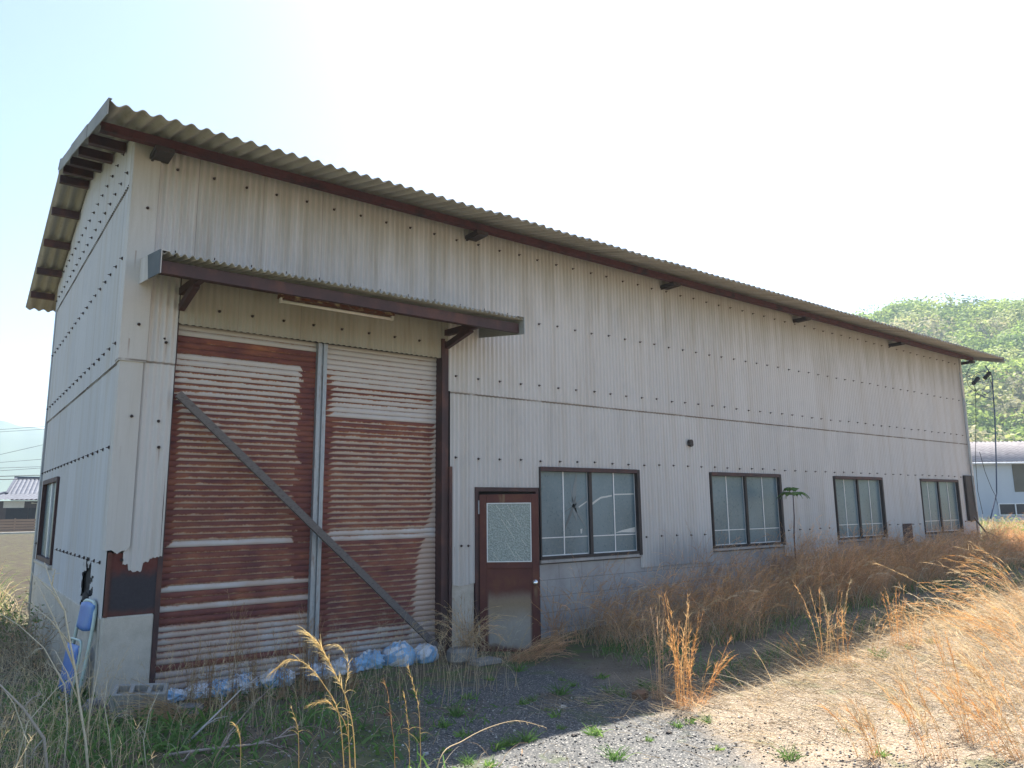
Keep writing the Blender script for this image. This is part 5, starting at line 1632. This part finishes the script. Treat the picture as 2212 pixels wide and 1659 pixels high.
# yellow green bush at the left edge beyond the gable
def bush(label, loc, rad, hgt, n_, cols, name='bush', leaf=.05, sticks=24):
    B = empty(name, label, 'bush', (loc[0], loc[1], float(gz(loc[0], loc[1]))))
    b = np.zeros((sticks, 3)); b[:, :2] = rng.normal(0, rad * .25, (sticks, 2))
    P, D = curves(b, rng.uniform(.6, 1.1, sticks) * hgt * 1.1, rng.uniform(0, .7, sticks), rng.uniform(-.2, .6, sticks), rng.uniform(0, 2 * PI, sticks), 7, .12)
    vc = VC(); vc.add(ribbons(P, D, np.full(sticks, .012), pal(sticks, GREY))); vc.add(ribbons(P, D, np.full(sticks, .012), pal(sticks, GREY)))
    vc.add(spikes(P, D, 7, .2, .18, .005, pal(sticks, GREY), .8)); vc.build('twigs', M_twig, B)
    tt = rng.uniform(.25, 1, n_) * 7; i_ = np.clip(tt.astype(int), 0, 6); s_ = rng.integers(0, sticks, n_)
    p = P[s_, i_] + rng.normal(0, rad * .22, (n_, 3))
    p[:, 2] = np.maximum(p[:, 2], .02)
    P2, D2 = curves(p, rng.uniform(.6, 1.3, n_) * leaf, rng.uniform(.3, 2, n_), rng.uniform(0, 1, n_), rng.uniform(0, 2 * PI, n_), 2)
    vc = VC(); vc.add(ribbons(P2, D2, rng.uniform(.5, 1, n_) * leaf * .55, pal(n_, cols), .4)); vc.build('leaves', M_leaf, B)
    return B
bush('sunlit yellow green bush at the left edge beyond the building', (-1.1, 7.6), .7, .85, 2600, LIME + [(.30, .30, .09)])
bush('dull brown twiggy bush behind the yellow green one', (-1.9, 9.0), .7, 1.1, 700, STRAW[1:2] + LIME[:1])
bush('dark green shrub hugging the middle of the gable wall', (-.45, 3.6), .35, .6, 900, GREEN, leaf=.04)
bush('brown dead bush leaning on the gable wall behind the chair', (-.30, 2.3), .28, .75, 300, RUSSET[:2] + GREY, leaf=.03)
bush('bright lime green bush at the foot of the right end wall', (19.6, -.3), .6, .55, 1400, LIME, leaf=.06)

# ------------------------------------------------------------------ hills and haze
def hill_mesh(name, f, u0, u1, v0, v1, nu, nv, o0, dirv, mat):
    U = np.linspace(u0, u1, nu); Vv = np.linspace(v0, v1, nv)
    UU, VV = np.meshgrid(U, Vv, indexing='ij')
    dx, dy = dirv; X = o0[0] + UU * dx - VV * dy; Y_ = o0[1] + UU * dy + VV * dx
    ZZ = f(UU, VV)
    V = np.stack([X, Y_, ZZ], -1).reshape(-1, 3)
    I, J = np.meshgrid(np.arange(nu - 1), np.arange(nv - 1), indexing='ij'); a = (I * nv + J).ravel()
    F = np.stack([a, a + nv, a + nv + 1, a + 1], 1)
    o = mesh_obj(name, V, F, mat, None, True); o['kind'] = 'structure'; return o
hd = np.array([.925, .38]); hd /= np.linalg.norm(hd)
def hh(u, v):
    s = np.clip((u - 120) / 150, 0, 1); s = s * s * (3 - 2 * s)
    r = 55.5 - .03 * v + 2.0 * np.sin(v * .045 + 1) + 1.4 * np.sin(v * .11)
    fall = 1 / (1 + np.exp((v - 34) / 9.)) * .5 + .5
    back = np.clip((u - 285) / 200, 0, 1)
    return -1 + s * r * fall * (1 - .5 * back) + 2.5 * np.sin(u * .05 + v * .03) * s
M_hill = mat_simple('woodland_floor', (.10, .14, .05), (.15, .20, .07), .2, .95)
hill_mesh('hill', hh, 90, 480, -260, 260, 60, 70, CAM[:2], hd, M_hill)
def woods():
    protos = []
    for k in range(6):
        n_ = 850
        v = rng.normal(0, 1, (n_, 3)); v[:, 2] = np.abs(v[:, 2]) * .9 - .25
        v /= np.linalg.norm(v, axis=1, keepdims=True)
        lob = 1 + .22 * np.sin(v[:, 0] * 4 + k) * np.sin(v[:, 1] * 5 + k * 2) + .14 * np.sin(v[:, 2] * 7 + k)
        c = v * lob[:, None] * rng.uniform(.75, 1.05, (n_, 1))
        nr = v + rng.normal(0, .38, (n_, 3)); nr /= np.linalg.norm(nr, axis=1, keepdims=True)
        a = np.cross(nr, rng.normal(0, 1, (n_, 3))); a /= np.linalg.norm(a, axis=1, keepdims=True); b = np.cross(nr, a)
        s = rng.uniform(.045, .09, (n_, 1))
        q = np.stack([c - a * s, c - b * s * .8, c + a * s, c + b * s * .8], 1)
        protos.append((q, rng.uniform(.75, 1.2, n_)))
    VV, CC = [], []
    N = 1350
    u = rng.uniform(128, 330, N); v = rng.uniform(-95, 120, N)
    order = np.argsort(u); u, v = u[order], v[order]
    pal_ = np.array([(.33, .42, .10), (.38, .46, .11), (.43, .46, .16), (.23, .32, .08), (.41, .38, .20), (.34, .44, .10)])
    for i in range(N):
        q, tn = protos[i % 6]
        s = rng.uniform(3.6, 7.2)
        z = float(hh(u[i], v[i]))
        x = CAM[0] + u[i] * hd[0] - v[i] * hd[1]; y = CAM[1] + u[i] * hd[1] + v[i] * hd[0]
        an = rng.uniform(0, 2 * PI); ca, sa = math.cos(an), math.sin(an)
        Q = q * s * np.array([1, 1, .85])
        X = Q[..., 0] * ca - Q[..., 1] * sa; Y_ = Q[..., 0] * sa + Q[..., 1] * ca
        VV.append(np.stack([X + x, Y_ + y, Q[..., 2] + z + s * .55], -1).reshape(-1, 3))
        col = pal_[rng.integers(0, 6)] * rng.uniform(.8, 1.15)
        CC.append(np.repeat(col[None] * tn[:, None], 4, axis=0))
    V = np.concatenate(VV); C = np.concatenate(CC)
    F = np.arange(len(V)).reshape(-1, 4)
    o = mesh_obj('hillside_wood', V, F, M_leaf, None, False, C)
    tag(o, 'bright green wood covering the hill behind the right end', 'wood', kind='stuff')
woods()
def hm(u, v):
    u = u / .64; v = v / .64
    s = np.clip((u - 900) / 750, 0, 1); s = s * s * (3 - 2 * s)
    return -2 + .64 * s * (150 + 18 * np.sin(v * .0031 + 2.2) + 9 * np.sin(v * .011) + 3 * np.sin(v * .041) + 1.5 * np.sin(v * .13) + 4 * np.sin(u * .02 + v * .013)) * (1 - .35 * np.clip((u - 1750) / 900, 0, 1))
hill_mesh('mountain', hm, 450, 1660, -580, 1020, 60, 420, CAM[:2], (.055, .998), mat_simple('far_woodland', (.05, .08, .03), (.075, .11, .045), .02, .95))
# air
mb = MB(); mb.box(-1500, 1500, -60, 1750, -6, 122)
t = NT('haze')
pv = t.n('ShaderNodeVolumePrincipled')
pv.inputs['Color'].default_value = (.62, .80, 1.0, 1)
pv.inputs['Density'].default_value = .00065
pv.inputs['Anisotropy'].default_value = .1
t.link(pv.outputs[0], t.out.inputs['Volume'])
hz = mb.build('haze', t.m)
tag(hz, 'pale morning haze over the valley', 'haze', kind='stuff')
